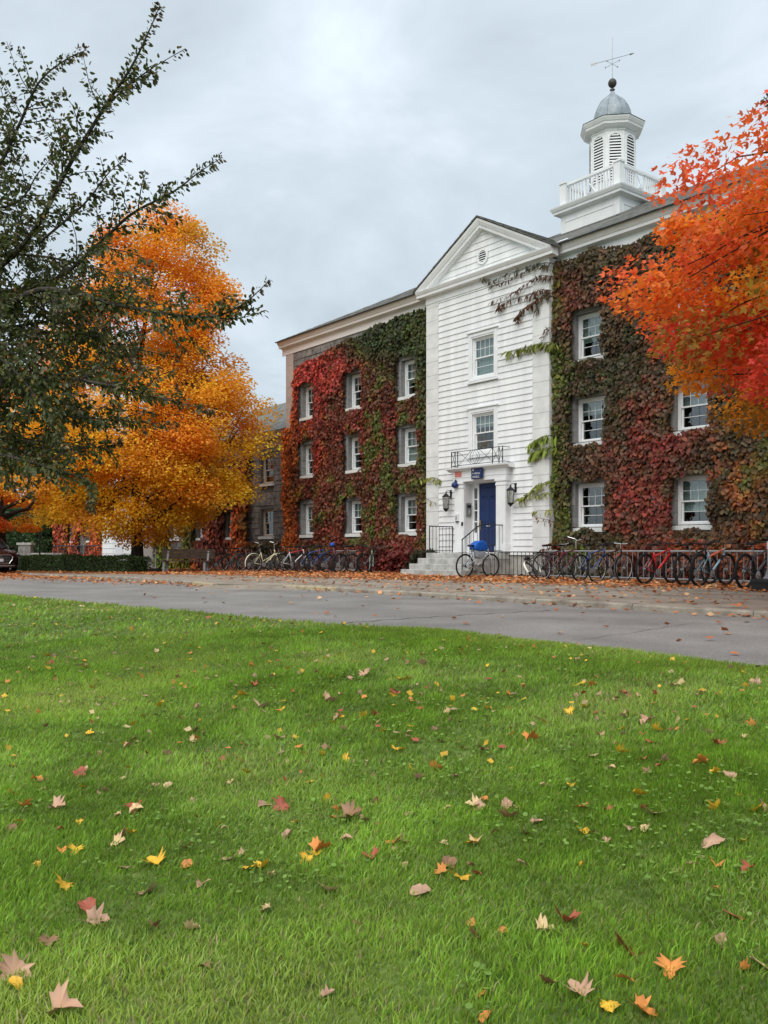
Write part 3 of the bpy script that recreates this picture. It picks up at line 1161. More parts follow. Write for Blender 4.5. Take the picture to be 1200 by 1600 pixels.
# balustrade
sq = [(-1, -1), (1, -1), (1, 1), (-1, 1)]
pr = W - .10
for (a, c) in sq:
    mb = MB()
    X, Y = a * pr, c * pr
    mb.box(X - .13, X + .13, Y - .13, Y + .13, 13.292, 14.14)
    mb.box(X - .16, X + .16, Y - .16, Y + .16, 14.142, 14.21)
    mb.build('balustrade_post', WHITE, cup)
for (a, c), (d, e) in zip(sq, sq[1:] + sq[:1]):
    P0, P1 = Vector((a * pr, c * pr, 0)), Vector((d * pr, e * pr, 0))
    dr = (P1 - P0).normalized()
    nn = Vector((dr.y, -dr.x, 0))
    rail = MB()

    def rbox(mb, s0, s1, hw, z0, z1):
        p, q = P0 + dr * s0, P0 + dr * s1
        vv = []
        for z in (z0, z1):
            for w_, s_ in ((p, -1), (q, -1), (q, 1), (p, 1)):
                k = w_ + nn * hw * s_
                vv.append((k.x, k.y, z))
        mb.add(vv, [(0, 3, 2, 1), (4, 5, 6, 7), (0, 1, 5, 4), (1, 2, 6, 5), (2, 3, 7, 6), (3, 0, 4, 7)])
    Ltot = (P1 - P0).length
    rbox(rail, .13, Ltot - .13, .07, 14.06, 14.14)
    rbox(rail, .13, Ltot - .13, .05, 13.34, 13.40)
    rl = rail.build('balustrade_rail', WHITE, cup)
    # centre panel with a saltire between square balusters
    s0, s1 = Ltot / 2 - .27, Ltot / 2 + .27
    xb_ = MB()
    rbox(xb_, s0 - .035, s0 + .035, .035, 13.401, 14.059)
    rbox(xb_, s1 - .035, s1 + .035, .035, 13.401, 14.059)
    for za, zb in ((13.42, 14.04), (14.04, 13.42)):
        p, q = P0 + dr * (s0 + .03), P0 + dr * (s1 - .03)
        xb_.tube([(p.x, p.y, za), (q.x, q.y, zb)], .022, 4)
    xb_.build('saltire_panel', WHITE, cup)
    nb = 6
    for (u0, u1) in ((.13, s0 - .035), (s1 + .035, Ltot - .13)):
        for k in range(1, nb):
            bb = MB()
            s_ = u0 + (u1 - u0) * k / nb
            rbox(bb, s_ - .02, s_ + .02, .02, 13.401, 14.059)
            bb.build('baluster', WHITE, cup)
# octagonal lantern
AP = .765
RO = AP / math.cos(math.pi / 8)
oa = math.pi / 8
db_ = MB().lathe([(RO, 13.29), (RO, 15.84)], (0, 0, 0), 8, a0=oa)
drum = db_.build('lantern_drum', WHITE, hall, loc=(0, RY, 0))
MB().lathe([(RO + .02, 13.291), (RO + .05, 13.292), (RO + .05, 13.5), (RO + .02, 13.53)], (0, 0, 0), 8, a0=oa).build('drum_plinth', WHITE, drum)
MB().lathe([(RO + .012, 15.70), (RO + .03, 15.71), (RO + .03, 15.74), (RO + .012, 15.75)], (0, 0, 0), 8, a0=oa).build('drum_band', WHITE, drum)
MB().lathe([(RO + .01, 15.78), (RO + .06, 15.81), (RO + .24, 15.87), (RO + .25, 15.94), (RO + .28, 15.96), (RO + .34, 16.06), (RO + .35, 16.10), (RO + .1, 16.16)], (0, 0, 0), 8, a0=oa).build('lantern_cornice', WHITE, drum)
MB().lathe([(RO + .355, 16.095), (RO + .36, 16.115), (RO + .05, 16.18), (.66, 16.2)], (0, 0, 0), 8, a0=oa).build('cornice_flashing', BLACK, drum)
for k in range(8):
    th = k * math.pi / 4
    if math.cos(th) < -.3 and math.sin(th) > -.3 and k not in (4,):
        pass
    c, s_ = math.cos(th), math.sin(th)
    M = Matrix(((-s_, c, 0), (c, s_, 0), (0, 0, 1)))      # local x along face, y outward
    def F(x, yv, z):
        return (-s_ * x + c * (AP + yv), c * x + s_ * (AP + yv), z)
    hw, zb, zs = .205, 13.95, 15.38
    arch = [(-hw, zb), (hw, zb)] + [(hw * math.cos(t), zs + hw * math.sin(t)) for t in [math.pi * i / 10 for i in range(11)]]
    mb = MB()
    mb.add([F(x, .004, z) for x, z in arch], [tuple(range(len(arch)))])
    lo = mb.build('louvre_opening', DARK, drum)
    mb = MB()
    out_ = [(x * 1.22, z + (.0 if z <= zb else .045 * (z > zs - .01))) for x, z in arch]
    vv = [F(x, .006, z) for x, z in arch] + [F(x, .035, z) for x, z in arch] + [F(x, .035, z) for x, z in out_] + [F(x, 0, z) for x, z in out_]
    n = len(arch)
    fs = []
    for i in range(1, n):
        j = (i + 1) % n
        for q in range(3):
            fs.append((q * n + i, q * n + j, (q + 1) * n + j, (q + 1) * n + i))
    mb.add(vv, fs)
    o = mb.build('louvre_frame', WHITE, lo)
    fixnormals(o.data)
    for q in range(16):
        zz = zb + .05 + q * .102
        w_ = hw if zz < zs else math.sqrt(max(1e-4, hw * hw - (zz - zs) ** 2))
        if zz > zs + hw - .03:
            break
        mb = MB()
        w2 = hw if zz + .03 < zs else math.sqrt(max(1e-4, hw * hw - (zz + .03 - zs) ** 2))
        mb.add([F(-w_, .034, zz - .03), F(w_, .034, zz - .03), F(w2, .012, zz + .03), F(-w2, .012, zz + .03)], [(0, 1, 2, 3)])
        mb.build('louvre_slat', WHITE, lo)
# dome, finial and weathervane
prof = [(.70, 16.17), (.69, 16.38), (.645, 16.62), (.56, 16.85), (.44, 17.04), (.30, 17.18), (.18, 17.27), (.105, 17.34), (.075, 17.44)]
dome = MB().lathe(prof, (0, 0, 0), 32).build('dome', ZINC, hall, smooth=True, loc=(0, RY, 0))
mb = MB()
for k in range(8):
    t = k * math.pi / 4 + math.pi / 8
    mb.tube([((r_ + .006) * math.cos(t), (r_ + .006) * math.sin(t), z) for r_, z in prof[:-1]], .014, 5)
mb.build('dome_seam', ZINC, dome)
fin = MB().lathe([(.07, 17.43), (.05, 17.47), (.10, 17.52), (.04, 17.57), (.035, 17.62)] + [(max(.02, .155 * math.sin(math.pi * i / 12)), 17.76 - .165 * math.cos(math.pi * i / 12)) for i in range(1, 12)], (0, 0, 0), 16).build('finial', BRONZE, hall, smooth=True, loc=(0, RY, 0))
mb = MB().tube([(0, 0, 17.9), (0, 0, 19.45)], [.014, .007], 6)
rod = mb.build('weathervane_rod', STEEL, hall, loc=(0, RY, 0))
mb = MB()
vd = Vector((.9, .42, 0)).normalized()
mb.tube([-vd * .78 + Vector((0, 0, 18.62)), vd * .78 + Vector((0, 0, 18.66))], .009, 5)
mb.tube([vd * .60 + Vector((0, 0, 18.655)), vd * .64 + Vector((0, 0, 18.655)), vd * .80 + Vector((0, 0, 18.66))], [.005, .04, .002], 5)
q0 = -vd * .80 + Vector((0, 0, 18.62))
mb.add([q0 + Vector((0, .004, -.06)), q0 + vd * .2 + Vector((0, .004, -.06)), q0 + vd * .24 + Vector((0, .004, 0)), q0 + vd * .2 + Vector((0, .004, .06)), q0 + Vector((0, .004, .06)), q0 + vd * .05 + Vector((0, .004, 0)),
        q0 + Vector((0, -.004, -.06)), q0 + vd * .2 + Vector((0, -.004, -.06)), q0 + vd * .24 + Vector((0, -.004, 0)), q0 + vd * .2 + Vector((0, -.004, .06)), q0 + Vector((0, -.004, .06)), q0 + vd * .05 + Vector((0, -.004, 0))],
       [(0, 1, 2, 5), (5, 2, 3, 4), (11, 8, 7, 6), (10, 9, 8, 11)])
mb.build('weathervane_arrow', STEEL, rod)
mb = MB()
for dx, dy in ((1, 0), (0, 1)):
    mb.tube([(-.3 * dx, -.3 * dy, 18.46), (.3 * dx, .3 * dy, 18.46)], .007, 5)
    for q in (-1, 1):
        mb.lathe([(.004, -.035), (.028, 0), (.004, .035)], (q * .31 * dx, q * .31 * dy, 18.46), 6)
mb.build('compass_arms', STEEL, rod)

# ================================================================== entrance
stairs = thing('entrance_steps', 'weathered granite entrance steps up to the blue door', 'steps', (0, 0, 0))
SX0, SX1 = -1.53, 1.12
PF = -1.47
rr = random.Random(4)
for i, z in enumerate((.70, .53, .355, .18)):
    yf = PF - .33 * i
    yb = PAVY - .002 if i == 0 else PF - .33 * (i - 1) + .05
    cuts = [SX0 - .03 * i, rr.uniform(-.9, -.3), rr.uniform(.2, .7), SX1 + .02 * i]
    for a, c in zip(cuts, cuts[1:]):
        mb = MB()
        zb_ = z - .176 if i else z - .18
        mb.prism([(yf, zb_), (yb, zb_), (yb, z), (yf + .012, z), (yf, z - .012)], a + .003, c - .003)
        o = mb.build('step_slab', STEP, stairs)
        fixnormals(o.data)
MB().box(SX0 + .02, SX1 - .02, PF + .03, PAVY - .004, -.2, .519).build('step_core', CONC, stairs)
mb = MB()
for i in range(1, 4):
    mb.box(SX0 + .03, SX1 - .03, PF - .33 * i + .06, PF - .33 * (i - 1) + .02, -.2, (.53, .355, .18)[i - 1] - .178)
mb.build('step_footing', CONC, stairs)


def railing(name, label, X, pts, top, n_bal, base):
    """pts: (y, z of base) polyline; iron balusters between bottom and top rails"""
    t = thing(name, label, 'railing', (X, pts[0][0], pts[0][1]))
    t.location = (0, 0, 0)
    mb = MB()
    mb.tube([(X, y_, z_ + top) for y_, z_ in pts], .018, 6)
    mb.build('top_rail', BLACK, t)
    mb = MB()
    mb.tube([(X, y_, z_ + .07) for y_, z_ in pts], .011, 5)
    mb.build('bottom_rail', BLACK, t)
    return t


def zig(pts, y_):
    for (a, za), (c, zc_) in zip(pts, pts[1:]):
        if min(a, c) <= y_ <= max(a, c):
            return za + (zc_ - za) * (y_ - a) / (c - a)
    return pts[-1][1]


r1_ = railing('stair_railing', 'straight black iron railing on the left side of the landing', -1.42, [(PAVY - .04, .70), (PF + .05, .70)], .86, 0, .7)
for i in range(8):
    y_ = PAVY - .04 + (PF + .05 - PAVY + .04) * i / 7
    thick = .017 if i in (0, 7) else .0085
    MB().tube([(-1.42, y_, .70), (-1.42, y_, 1.58 if i in (0, 7) else 1.56)], thick, 6).build('baluster', BLACK, r1_)
pts2 = [(PAVY - .04, .70), (PF + .02, .70), (PF - .20, .62), (PF - .82, .23)]
r2_ = railing('stair_railing', 'black iron railing sweeping down the steps behind the blue bag', 1.03, pts2, .86, 0, .7)
for i in range(13):
    y_ = PAVY - .04 + (PF - .80 - PAVY + .04) * i / 12
    zb_ = .70 if y_ > PF else (.53 if y_ > PF - .33 else (.355 if y_ > PF - .66 else .18))
    thick = .016 if i in (0, 12) else .0085
    MB().tube([(1.03, y_, zb_), (1.03, y_, zig(pts2, y_) + .86 + (.06 if i == 0 else 0))], thick, 6).build('baluster', BLACK, r2_)

# balcony railing above the portico: crossed bars and a ring with a diamond
br = thing('balcony_railing', 'low black wrought iron balcony railing above the entrance', 'railing')
BZ0, BZ1 = 3.52, 3.97
BY = PFY - .13
posts = [-1.16, -1.0, -.86, .80, 1.0, 1.16]
for X in (-1.16, -.98, -.86, .72, 1.0, 1.16):
    MB().tube([(X, BY, 3.455), (X, BY, BZ1 + .02)], .014, 6).build('railing_post', BLACK, br)
MB().tube([(-1.16, BY, BZ1), (1.16, BY, BZ1)], .010, 5).build('top_rail', BLACK, br)
MB().tube([(-1.16, BY, BZ0), (1.16, BY, BZ0)], .010, 5).build('bottom_rail', BLACK, br)
mb = MB()
for a, c in ((-1.16, -.98), (1.0, 1.16), (.72, 1.0)):
    mb.tube([(a, BY, BZ0), (c, BY, BZ1)], .007, 5)
    mb.tube([(a, BY + .006, BZ1), (c, BY + .006, BZ0)], .007, 5)
cxr, czr, rrg = -.07, (BZ0 + BZ1) / 2, .22
for a, c in ((-.86, cxr - .16), (cxr + .16, .72)):
    for z0, z1 in ((BZ0, BZ1), (BZ1, BZ0)):
        n_ = 8
        mb.tube([(a + (c - a) * i / n_, BY + (.006 if z0 > z1 else 0), z0 + (z1 - z0) * i / n_ + .03 * math.sin(math.pi * i / n_) * (1 if z0 > z1 else -1)) for i in range(n_ + 1)], .007, 5)
mb.build('crossed_bars', BLACK, br)
mb = MB()
mb.tube([(cxr + rrg * .95 * math.cos(2 * math.pi * i / 24), BY, czr + rrg * math.sin(2 * math.pi * i / 24)) for i in range(24)], .008, 5, closed=True)
mb.tube([(cxr, BY, czr + .21), (cxr + .13, BY, czr), (cxr, BY, czr - .21), (cxr - .13, BY, czr)], .007, 5, closed=True)
mb.build('ring_ornament', BLACK, br)
for sx in (-1, 1):
    MB().tube([(sx * 1.16, BY, BZ1), (sx * 1.16, PAVY - .03, BZ1)], .010, 5).build('return_rail', BLACK, br)
    MB().tube([(sx * 1.16, BY, BZ0), (sx * 1.16, PAVY - .03, BZ0)], .010, 5).build('return_rail', BLACK, br)

# lanterns beside the door
def lantern(X, Z, label):
    t = thing('wall_lantern', label, 'lamp', (X, PAVY - .03, Z), group='lanterns beside the door')
    mb = MB().box(-.035, .035, -.025, .01, -.02, .26)
    mb.build('back_plate', BLACK, t)
    MB().tube([(0, -.02, .2), (0, -.10, .235), (0, -.20, .22), (0, -.23, .15)], .012, 6).build('arm', BLACK, t)
    MB().lathe([(.135, .035), (.14, .02), (.12, .05), (.06, .11), (.028, .125), (.024, .17), (.008, .19)], (0, -.23, 0), 6).build('hood', BLACK, t)
    mb = MB()
    for k in range(6):
        a = 2 * math.pi * k / 6
        mb.tube([(.118 * math.cos(a), -.23 + .118 * math.sin(a), .03), (.085 * math.cos(a), -.23 + .085 * math.sin(a), -.36)], .009, 4)
    mb.build('cage', BLACK, t)
    MB().lathe([(.080, -.36), (.112, .028)], (0, -.23, 0), 6).build('glass', LANTERN, t)
    MB().lathe([(.02, -.36), (.03, -.3), (.03, -.13), (.02, -.05), (.01, -.03)], (0, -.23, 0), 8).build('bulb', SIGNW, t)
    MB().lathe([(.012, -.47), (.03, -.45), (.06, -.42), (.10, -.37), (.105, -.355), (.09, -.35)], (0, -.23, 0), 6).build('base', BLACK, t)


def pv(x, y, dy=0.0):
    return px(x, y, PAVY + CAMD - dy)


p = pv(706, 778)
lantern(p.x, p.z + .0, 'black lantern left of the door beside the small white box')
p = pv(807, 768)
lantern(p.x, p.z + .0, 'black lantern right of the blue door')

# signs, alarm, intercom, call box
EF = PFY - .022
q0, q1 = px(739.5, 749, EF + CAMD), px(757.5, 733, EF + CAMD)
sg = thing('building_sign', 'navy blue name sign with white lettering above the door', 'sign')
sx0, sx1, sz0, sz1 = q0.x, q1.x, 3.045, 3.395
MB().box(sx0, sx1, EF - .09, EF - .075, sz0, sz1).build('sign_board', SIGNBLUE, sg)
mb = MB()
for (a, c) in ((sx0 + .08, sx0 + .1), (sx1 - .1, sx1 - .08)):
    mb.box(a, c, EF - .075, EF + .01, sz0 + .12, sz0 + .14)
mb.build('sign_bracket', BLACK, sg)
rr = random.Random(2)
mb, mb3 = MB(), MB()
SW = sx1 - sx0


def glyphs(mbx, x0, x1, zc_, h, y_):
    """a line of small raised strokes standing for lettering too small to read"""
    x = x0
    while x < x1 - h * .5:
        w = h * rr.uniform(.35, .6)
        t = h * .16
        kind = rr.randrange(4)
        mbx.box(x, x + t, y_ - .002, y_, zc_ - h / 2, zc_ + h / 2)
        if kind in (0, 2):
            mbx.box(x + t, x + w, y_ - .002, y_, zc_ + h / 2 - t, zc_ + h / 2)
        if kind in (1, 2, 3):
            mbx.box(x + t, x + w, y_ - .002, y_, zc_ - h / 2, zc_ - h / 2 + t)
        if kind in (0, 3):
            mbx.box(x + w - t, x + w, y_ - .002, y_, zc_ - h / 2 + t, zc_ + h / 2 - t)
        x += w + h * .18
        if rr.random() < .14:
            x += h * .5


ys = EF - .0905
glyphs(mb, sx0 + .05, sx0 + SW * .80, sz0 + .175, .05, ys)
glyphs(mb, sx0 + .05, sx0 + SW * .72, sz0 + .085, .028, ys)
glyphs(mb, sx0 + .05, sx0 + SW * .72, sz0 + .045, .022, ys)
mb.lathe([(.03, -.0005), (.03, -.003)], (sx0 + .085, ys, sz0 + .285), 8, 'y')
glyphs(mb3, sx0 + .15, sx0 + SW * .86, sz0 + .25, .022, ys)
mb.build('lettering', SIGNW, sg)
mb3.build('small_lettering', SIGNGREY, sg)
rx0, rx1 = px(711, 740, EF + CAMD).x, px(721, 740, EF + CAMD).x
ns_ = thing('notice_sign', 'small faded red notice high on the left of the portico', 'sign')
MB().box(rx0, rx1, EF - .012, EF - .001, 3.16, 3.325).build('notice_board', RED, ns_)
mb = MB()
for k in range(4):
    glyphs(mb, rx0 + .02, rx1 - .02, 3.30 - .036 * k, .018, EF - .0125)
mb.build('lettering', mat('pale_pink', (.75, .42, .38), .7, .05), ns_)
al = px(713.8, 757, PFY + CAMD - .02)
bell = thing('alarm_beacon', 'blue domed alarm beacon beside the left pilaster', 'alarm', (al.x - .02, PFY - .02, al.z))
MB().lathe([(.02, .16), (.035, .12), (.045, .07)], (0, -.04, 0), 10).build('beacon_stem', SIGNBLUE, bell)
MB().lathe([(.045, .071), (.10, .03), (.115, -.03), (.10, -.08), (.05, -.115), (.01, -.125)], (0, -.07, 0), 14).build('beacon_dome', mat('deep_blue_plastic', (.02, .03, .13), .25, .05), bell, smooth=True)
MB().box(-.05, .05, -.05, .022, -.05, .1).build('beacon_bracket', SIGNBLUE, bell)
ic = px(732.5, 796, -.35 + CAMD)
inter = thing('intercom', 'grey metal intercom panel on the recess wall left of the door', 'intercom', (-.719, -.36, ic.z))
MB().box(0, .05, -.12, .10, -.22, .20).build('intercom_case', mat('grey_metal_case', (.28, .28, .28), .45, .1, metal=.5), inter)
MB().box(.05, .055, -.09, .08, .05, .14).build('intercom_screen', BLKPL, inter)
MB().box(.05, .058, -.03, .02, -.15, -.02).build('intercom_plate', CHROME, inter)
wb_ = thing('call_box', 'small white call box on the left pilaster', 'box', (px(715, 808, PFY + CAMD).x, PFY, px(715, 808, PFY + CAMD).z))
MB().box(-.085, .085, -.06, -.001, -.13, .11).build('box_case', SIGNW, wb_)
MB().box(-.045, .045, -.065, -.061, -.10, .05).build('box_grille', CHROME, wb_)
MB().box(-.05, .05, -.055, -.005, -.17, -.131).build('box_base', BLKPL, wb_)
cr_ = px(722.5, 818.5, PFY + CAMD)
kr = thing('card_reader', 'tiny black card reader low on the left pilaster', 'card reader', (cr_.x, PFY, cr_.z))
MB().box(-.035, .035, -.025, -.001, -.06, .06).build('reader_case', BLKPL, kr)
MB().box(-.006, .006, -.028, -.0255, .03, .045).build('reader_light', STEEL, kr)

# ================================================================== two storey side wing on the left
SWY = 1.0
sw = thing('side_wing', 'lower two storey stone wing with slate roof behind the orange maple', 'building')
sx0, sx1 = -45.0, -12.36
wcols = [-15.7 - 3.25 * i for i in range(9)]
wcols = [c for c in wcols if not (-34.6 < c < -27.2)]
SROWS = [(1.45, 2.71), (3.91, 5.17)]
holes = [(c - .56, c + .56, z0, z1) for c in wcols for z0, z1 in SROWS]
mb = MB()
wall_holes(mb, sx0, sx1, -1.2, 5.7, holes, SWY, .3)
mb.add([(sx0, SWY, -1.2), (sx0, SWY + 9, -1.2), (sx0, SWY + 9, 5.7), (sx0, SWY, 5.7)], [(0, 3, 2, 1)])
mb.build('wing_wall', MORTAR, sw)
mb = MB()
stones(mb, sx0, sx1, -.6, 5.6, [(a - .1, c + .1, d - .15, e_ + .15) for a, c, d, e_ in holes], SWY - .002, 8)
o = mb.build('stone_facing', STONE, sw)
o['kind'] = 'stuff'
for c in wcols:
    for z0, z1 in SROWS:
        make_window(sw, c, z0, z1, 1.1, SWY + .14, random.choice([0, .2, .4]), CURTAIN2, trim=PINKTRIM if c > -20 else WHITE, nc=2, panes=False, sill=.24)
mb = MB()
y = SWY
mb.prism([(y + .02, 5.6), (y - .03, 5.6), (y - .04, 5.86), (y - .1, 5.9), (y - .42, 5.92), (y - .44, 6.02), (y - .54, 6.12), (y - .55, 6.16), (y + .02, 6.17)], sx0 - .4, sx1)
o = mb.build('cornice', PINKTRIM, sw)
fixnormals(o.data)
mb = MB()
mb.add([(sx0 - .5, y - .6, 6.16), (sx1, y - .6, 6.16), (sx1, y + 4.2, 8.75), (sx0 + 3, y + 4.2, 8.75), (sx0 - .5, y + 9, 6.16), (sx1, y + 9, 6.16)], [(0, 1, 2, 3), (3, 2, 5, 4), (0, 3, 4)])
sroof = mb.build('roof', SLATE, sw)
mb = MB()
rr = random.Random(31)
for cse in range(22):
    ya = y - .6 + 4.8 * cse / 22
    za = 6.16 + 2.59 * cse / 22
    yb, zb = ya + 4.8 / 22, za + 2.59 / 22
    x = sx1 - .01
    while x > -30:
        w = rr.uniform(.2, .34)
        th = rr.uniform(.012, .028)
        mb.add([(x - w + .01, ya, za), (x, ya, za), (x, ya, za + th), (x - w + .01, ya, za + th), (x, yb, zb + .006), (x - w + .01, yb, zb + .006)], [(0, 1, 2, 3), (3, 2, 4, 5)])
        x -= w
o = mb.build('slates', SLATE, sroof)
o['kind'] = 'stuff'
# white clapboard bay with a door on the side wing
bx0, bx1 = -33.6, -27.9
bay = MB()
bay.box(bx0, bx1, SWY - 1.0, SWY + .2, -.6, 5.58)
bayo = bay.build('clapboard_bay', WHITE, sw)
for i in range(19):
    z = -.3 + i * .3
    clapboard(bx0 - .01, bx1 + .01, z, .3, sw, SWY - 1.0 - .03)
    bm_ = MB().prism([(0, 0), (.02, .31)], 0, 1)
MB().box(-31.4, -30.3, SWY - 1.1, SWY - 1.03, -.2, 2.3).build('bay_door', SIGNW, sw)
MB().box(-30.85, -30.65, SWY - 1.12, SWY - 1.101, 1.55, 1.75).build('bay_door_light', DARK, sw)
# its landing railing
lr = thing('porch_railing', 'distant black iron railing by the white bay of the side wing', 'railing')
mb = MB().box(-36.6, -28.4, -2.2, SWY - 1.05, -.7, .12)
mb.build('porch_landing', CONC, lr)
for z in (.22, 1.05):
    MB().tube([(-36.5, -2.1, z), (-28.5, -2.1, z)], .03, 5).build('rail', BLACK, lr)
for i in range(33):
    MB().box(-36.5 + i * .25 - .014, -36.5 + i * .25 + .014, -2.114, -2.086, .12, 1.05).build('baluster', BLACK, lr)

# ================================================================== ivy
def ramp_pick(noise_v, stops):
    """blend colours by a 0..1 value"""
    for (a, ca), (c, cc) in zip(stops, stops[1:]):
        if noise_v <= c:
            t = (noise_v - a) / max(1e-6, c - a)
            t = min(1, max(0, t))
            return [ca[i] + (cc[i] - ca[i]) * t for i in range(3)]
    return stops[-1][1]


DG = (.030, .040, .013)
OL = (.075, .085, .016)
BR = (.085, .034, .018)
DR = (.165, .028, .019)
RD = (.34, .042, .032)
OR = (.46, .11, .022)
BG = (.13, .18, .022)


def mixc(a, c, t):
    t = min(1, max(0, t))
    return tuple(a[i] + (c[i] - a[i]) * t for i in range(3))


def ivy_left_col(x, z):
    u = (x + 12.2) / 9.4
    v = z / 9.2
    n1_ = nz(x, 0, z, .45)
    n2_ = nz(x, 5, z, 1.5)
    n3_ = nz(x, 11, z, .9)
    n4_ = nz(x, 17, z, 4.0)
    n2_ = n2_ + n4_ * .7
    c = mixc(BR, DR, .55 + n1_ * .8 + n2_ * .6)
    c = mixc(c, OL, (n2_ * 1.4 + n3_ * 1.0 - .05 + .3 * (u > .6)) * 1.3)
    # bright red shoulder at the upper left
    c = mixc(c, RD, 1.25 - 2.6 * abs(u - .14) - 4.2 * abs(v - .84) + n2_ * .5)
    c = mixc(c, RD, .95 - 3.2 * abs(u - .36) - 7.0 * abs(v - .86) + n2_ * .6)
    # orange down the left edge
    c = mixc(c, OR, .95 - 6.5 * u + .3 * n1_ - 1.5 * max(0, v - .72) + n2_ * .5)
    c = mixc(c, RD, .75 - 5 * abs(u - .27) - 6 * abs(v - .52) + n2_ * .6)
    # green crown under the cornice and down the right side
    c = mixc(c, DG, (v - .80) * 6 + (u - .50) * 3.2 + n1_ * .5 - .2)
    c = mixc(c, mixc(OL, DG, .5), (u - .72) * 2.6 + n2_ * .9 - .1)
    c = mixc(c, DR, .9 - 5 * abs(u - .83) - 7 * abs(v - .10) + n2_ * .4)
    return c


def ivy_right_col(x, z):
    u = (x - 2.8) / 6.6
    v = z / 9.2
    n1_ = nz(x + 40, 0, z, .5)
    n2_ = nz(x + 40, 5, z, 1.5) + nz(x + 40, 17, z, 4.0) * .7
    c = mixc(mixc(DG, BR, .45), BR, n1_ * 1.6 + .3 + n2_ * .5)
    c = mixc(c, DG, n2_ * 1.5 + .15)
    c = mixc(c, mixc(BR, DR, .5), .9 - 1.4 * u - 5 * abs(v - .88) + n2_ * .6)
    c = mixc(c, mixc(OL, BG, .25), .8 - 6.5 * u - 1.5 * max(0, v - .7) + n2_ * .8)
    c = mixc(c, mixc(RD, DR, .5), .62 - 3.4 * abs(u - .50) - 4.2 * abs(v - .20) + n2_ * .9)
    c = mixc(c, DR, .8 - 2.4 * abs(u - .55) - 2.4 * abs(v - .36) + n2_ * .9)
    c = mixc(c, mixc(OR, BR, .35), .6 - 3.5 * abs(u - .9) - 3.4 * abs(v - .26) + n2_ * 1.0)
    c = mixc(c, BG, .5 - 7 * abs(u - .27) - 9 * abs(v - .06) + n2_ * .7)
    c = mixc(c, OL, .45 - 3 * abs(u - 1.0) - 3 * abs(v - .35) + n2_ * 1.0)
    return c


def ivy_leaves(n_try, x0, x1, z0, z1, y, keep, colf, bulge, size=(.05, .135), seed=1, dens=None):
    rg = np.random.default_rng(seed)
    P, C, S = [], [], []
    xs_ = rg.uniform(x0, x1, n_try)
    zs_ = rg.uniform(z0, z1, n_try)
    ds = rg.uniform(0, 1, n_try)
    for x, z, d in zip(xs_, zs_, ds):
        k = keep(x, z)
        if k <= 0 or (k < 1 and rg.uniform() > k):
            continue
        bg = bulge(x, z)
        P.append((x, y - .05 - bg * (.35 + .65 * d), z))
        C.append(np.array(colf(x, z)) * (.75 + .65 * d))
        S.append(rg.uniform(*size))
    P = np.array(P)
    n = len(P)
    C = np.array(C)
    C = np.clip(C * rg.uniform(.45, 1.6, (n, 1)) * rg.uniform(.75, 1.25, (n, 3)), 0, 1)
    tip = np.stack([rg.normal(0, .45, n), rg.normal(-.25, .25, n), rg.normal(-1, .2, n)], 1)
    nr = np.stack([rg.normal(0, .4, n), rg.normal(-1, .15, n), rg.normal(.45, .35, n)], 1)
    return P, tip, nr, np.array(S), C


def hole_keep(holes, grow_, base):
    def f(x, z):
        for a, c, d, e_ in holes:
            g = grow_(x, z)
            if a - g[0] < x < c + g[1] and d - g[2] < z < e_ + g[3]:
                return 0
        return base(x, z)
    return f


def stems(name, parent, pts_list, r=.012):
    mb = MB()
    for pts in pts_list:
        mb.tube(pts, [r * (1 - .6 * i / (len(pts) - 1)) for i in range(len(pts))], 5)
    return mb.build(name, BARK, parent)


def wander(x, y, z, h, rg, n=14):
    pts = [(x, y, z)]
    for i in range(n):
        x += rg.normal(0, .05)
        z += h / n
        pts.append((x, y - .03, z))
    return pts


holesL = [(c - WW / 2, c + WW / 2, z0, z1) for c in COLS_L for z0, z1 in ROWS]


def growL(x, z):
    n_ = nz(x, 2, z, 1.7) * .12
    return (.10 + n_, -.06 + n_ * .7, .16 + n_, .14 + n_ * 1.2)


def baseL(x, z):
    # the top edge: full height at the right, bare stone at the far upper left corner
    top = 9.2 if x > -5.5 else 9.2 - (-5.5 - x) * .13
    top += nz(x, 1, 0, 1.1) * .22
    if z > top:
        return 0
    if x < -11.0:
        lim = 8.5 + (x + 12) * .25
        edge = -11.78 + .35 * max(0, (z - 6.2) / 2.5) - (.55 if z < 6 else 0)
        if x < edge + nz(3, 0, z, 1.2) * .2:
            return 0
        if z > 8.75 + nz(x, 0, z, 2) * .2:
            return 0
    if -3.05 < x:
        return .8
    return 1


def bulgeL(x, z):
    return .20 + .14 * nz(x, 0, z, .8) + .08 * nz(x, 3, z, 2.2)


iv = thing('wall_ivy', 'red and green ivy covering the wall left of the white pavilion', 'ivy', (-7.5, -.2, 0))
iv.location = (0, 0, 0)
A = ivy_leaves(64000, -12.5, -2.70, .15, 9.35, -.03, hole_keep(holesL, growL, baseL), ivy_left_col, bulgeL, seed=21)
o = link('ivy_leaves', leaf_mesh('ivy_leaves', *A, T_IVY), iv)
o.data.materials.append(IVYM)
o['kind'] = 'stuff'
rg = np.random.default_rng(5)
stems('ivy_stems', iv, [wander(x, -.06, 0, rg.uniform(3, 8), rg) for x in (-11.5, -9.2, -8.9, -8.5, -6.1, -5.7, -5.2, -5.0, -2.95)])

holesR = [(c - WW / 2, c + WW / 2, z0, z1) for c in COLS_R[:2] for z0, z1 in ROWS]


def growR(x, z):
    n_ = nz(x, 2, z, 1.6) * .16
    return (-.02 + n_, -.02 + n_, .10 + n_, .10 + n_ * 1.1)


def baseR(x, z):
    top = 9.28 + nz(x, 1, 7, 1.2) * .25
    if z > top:
        return 0
    return 1


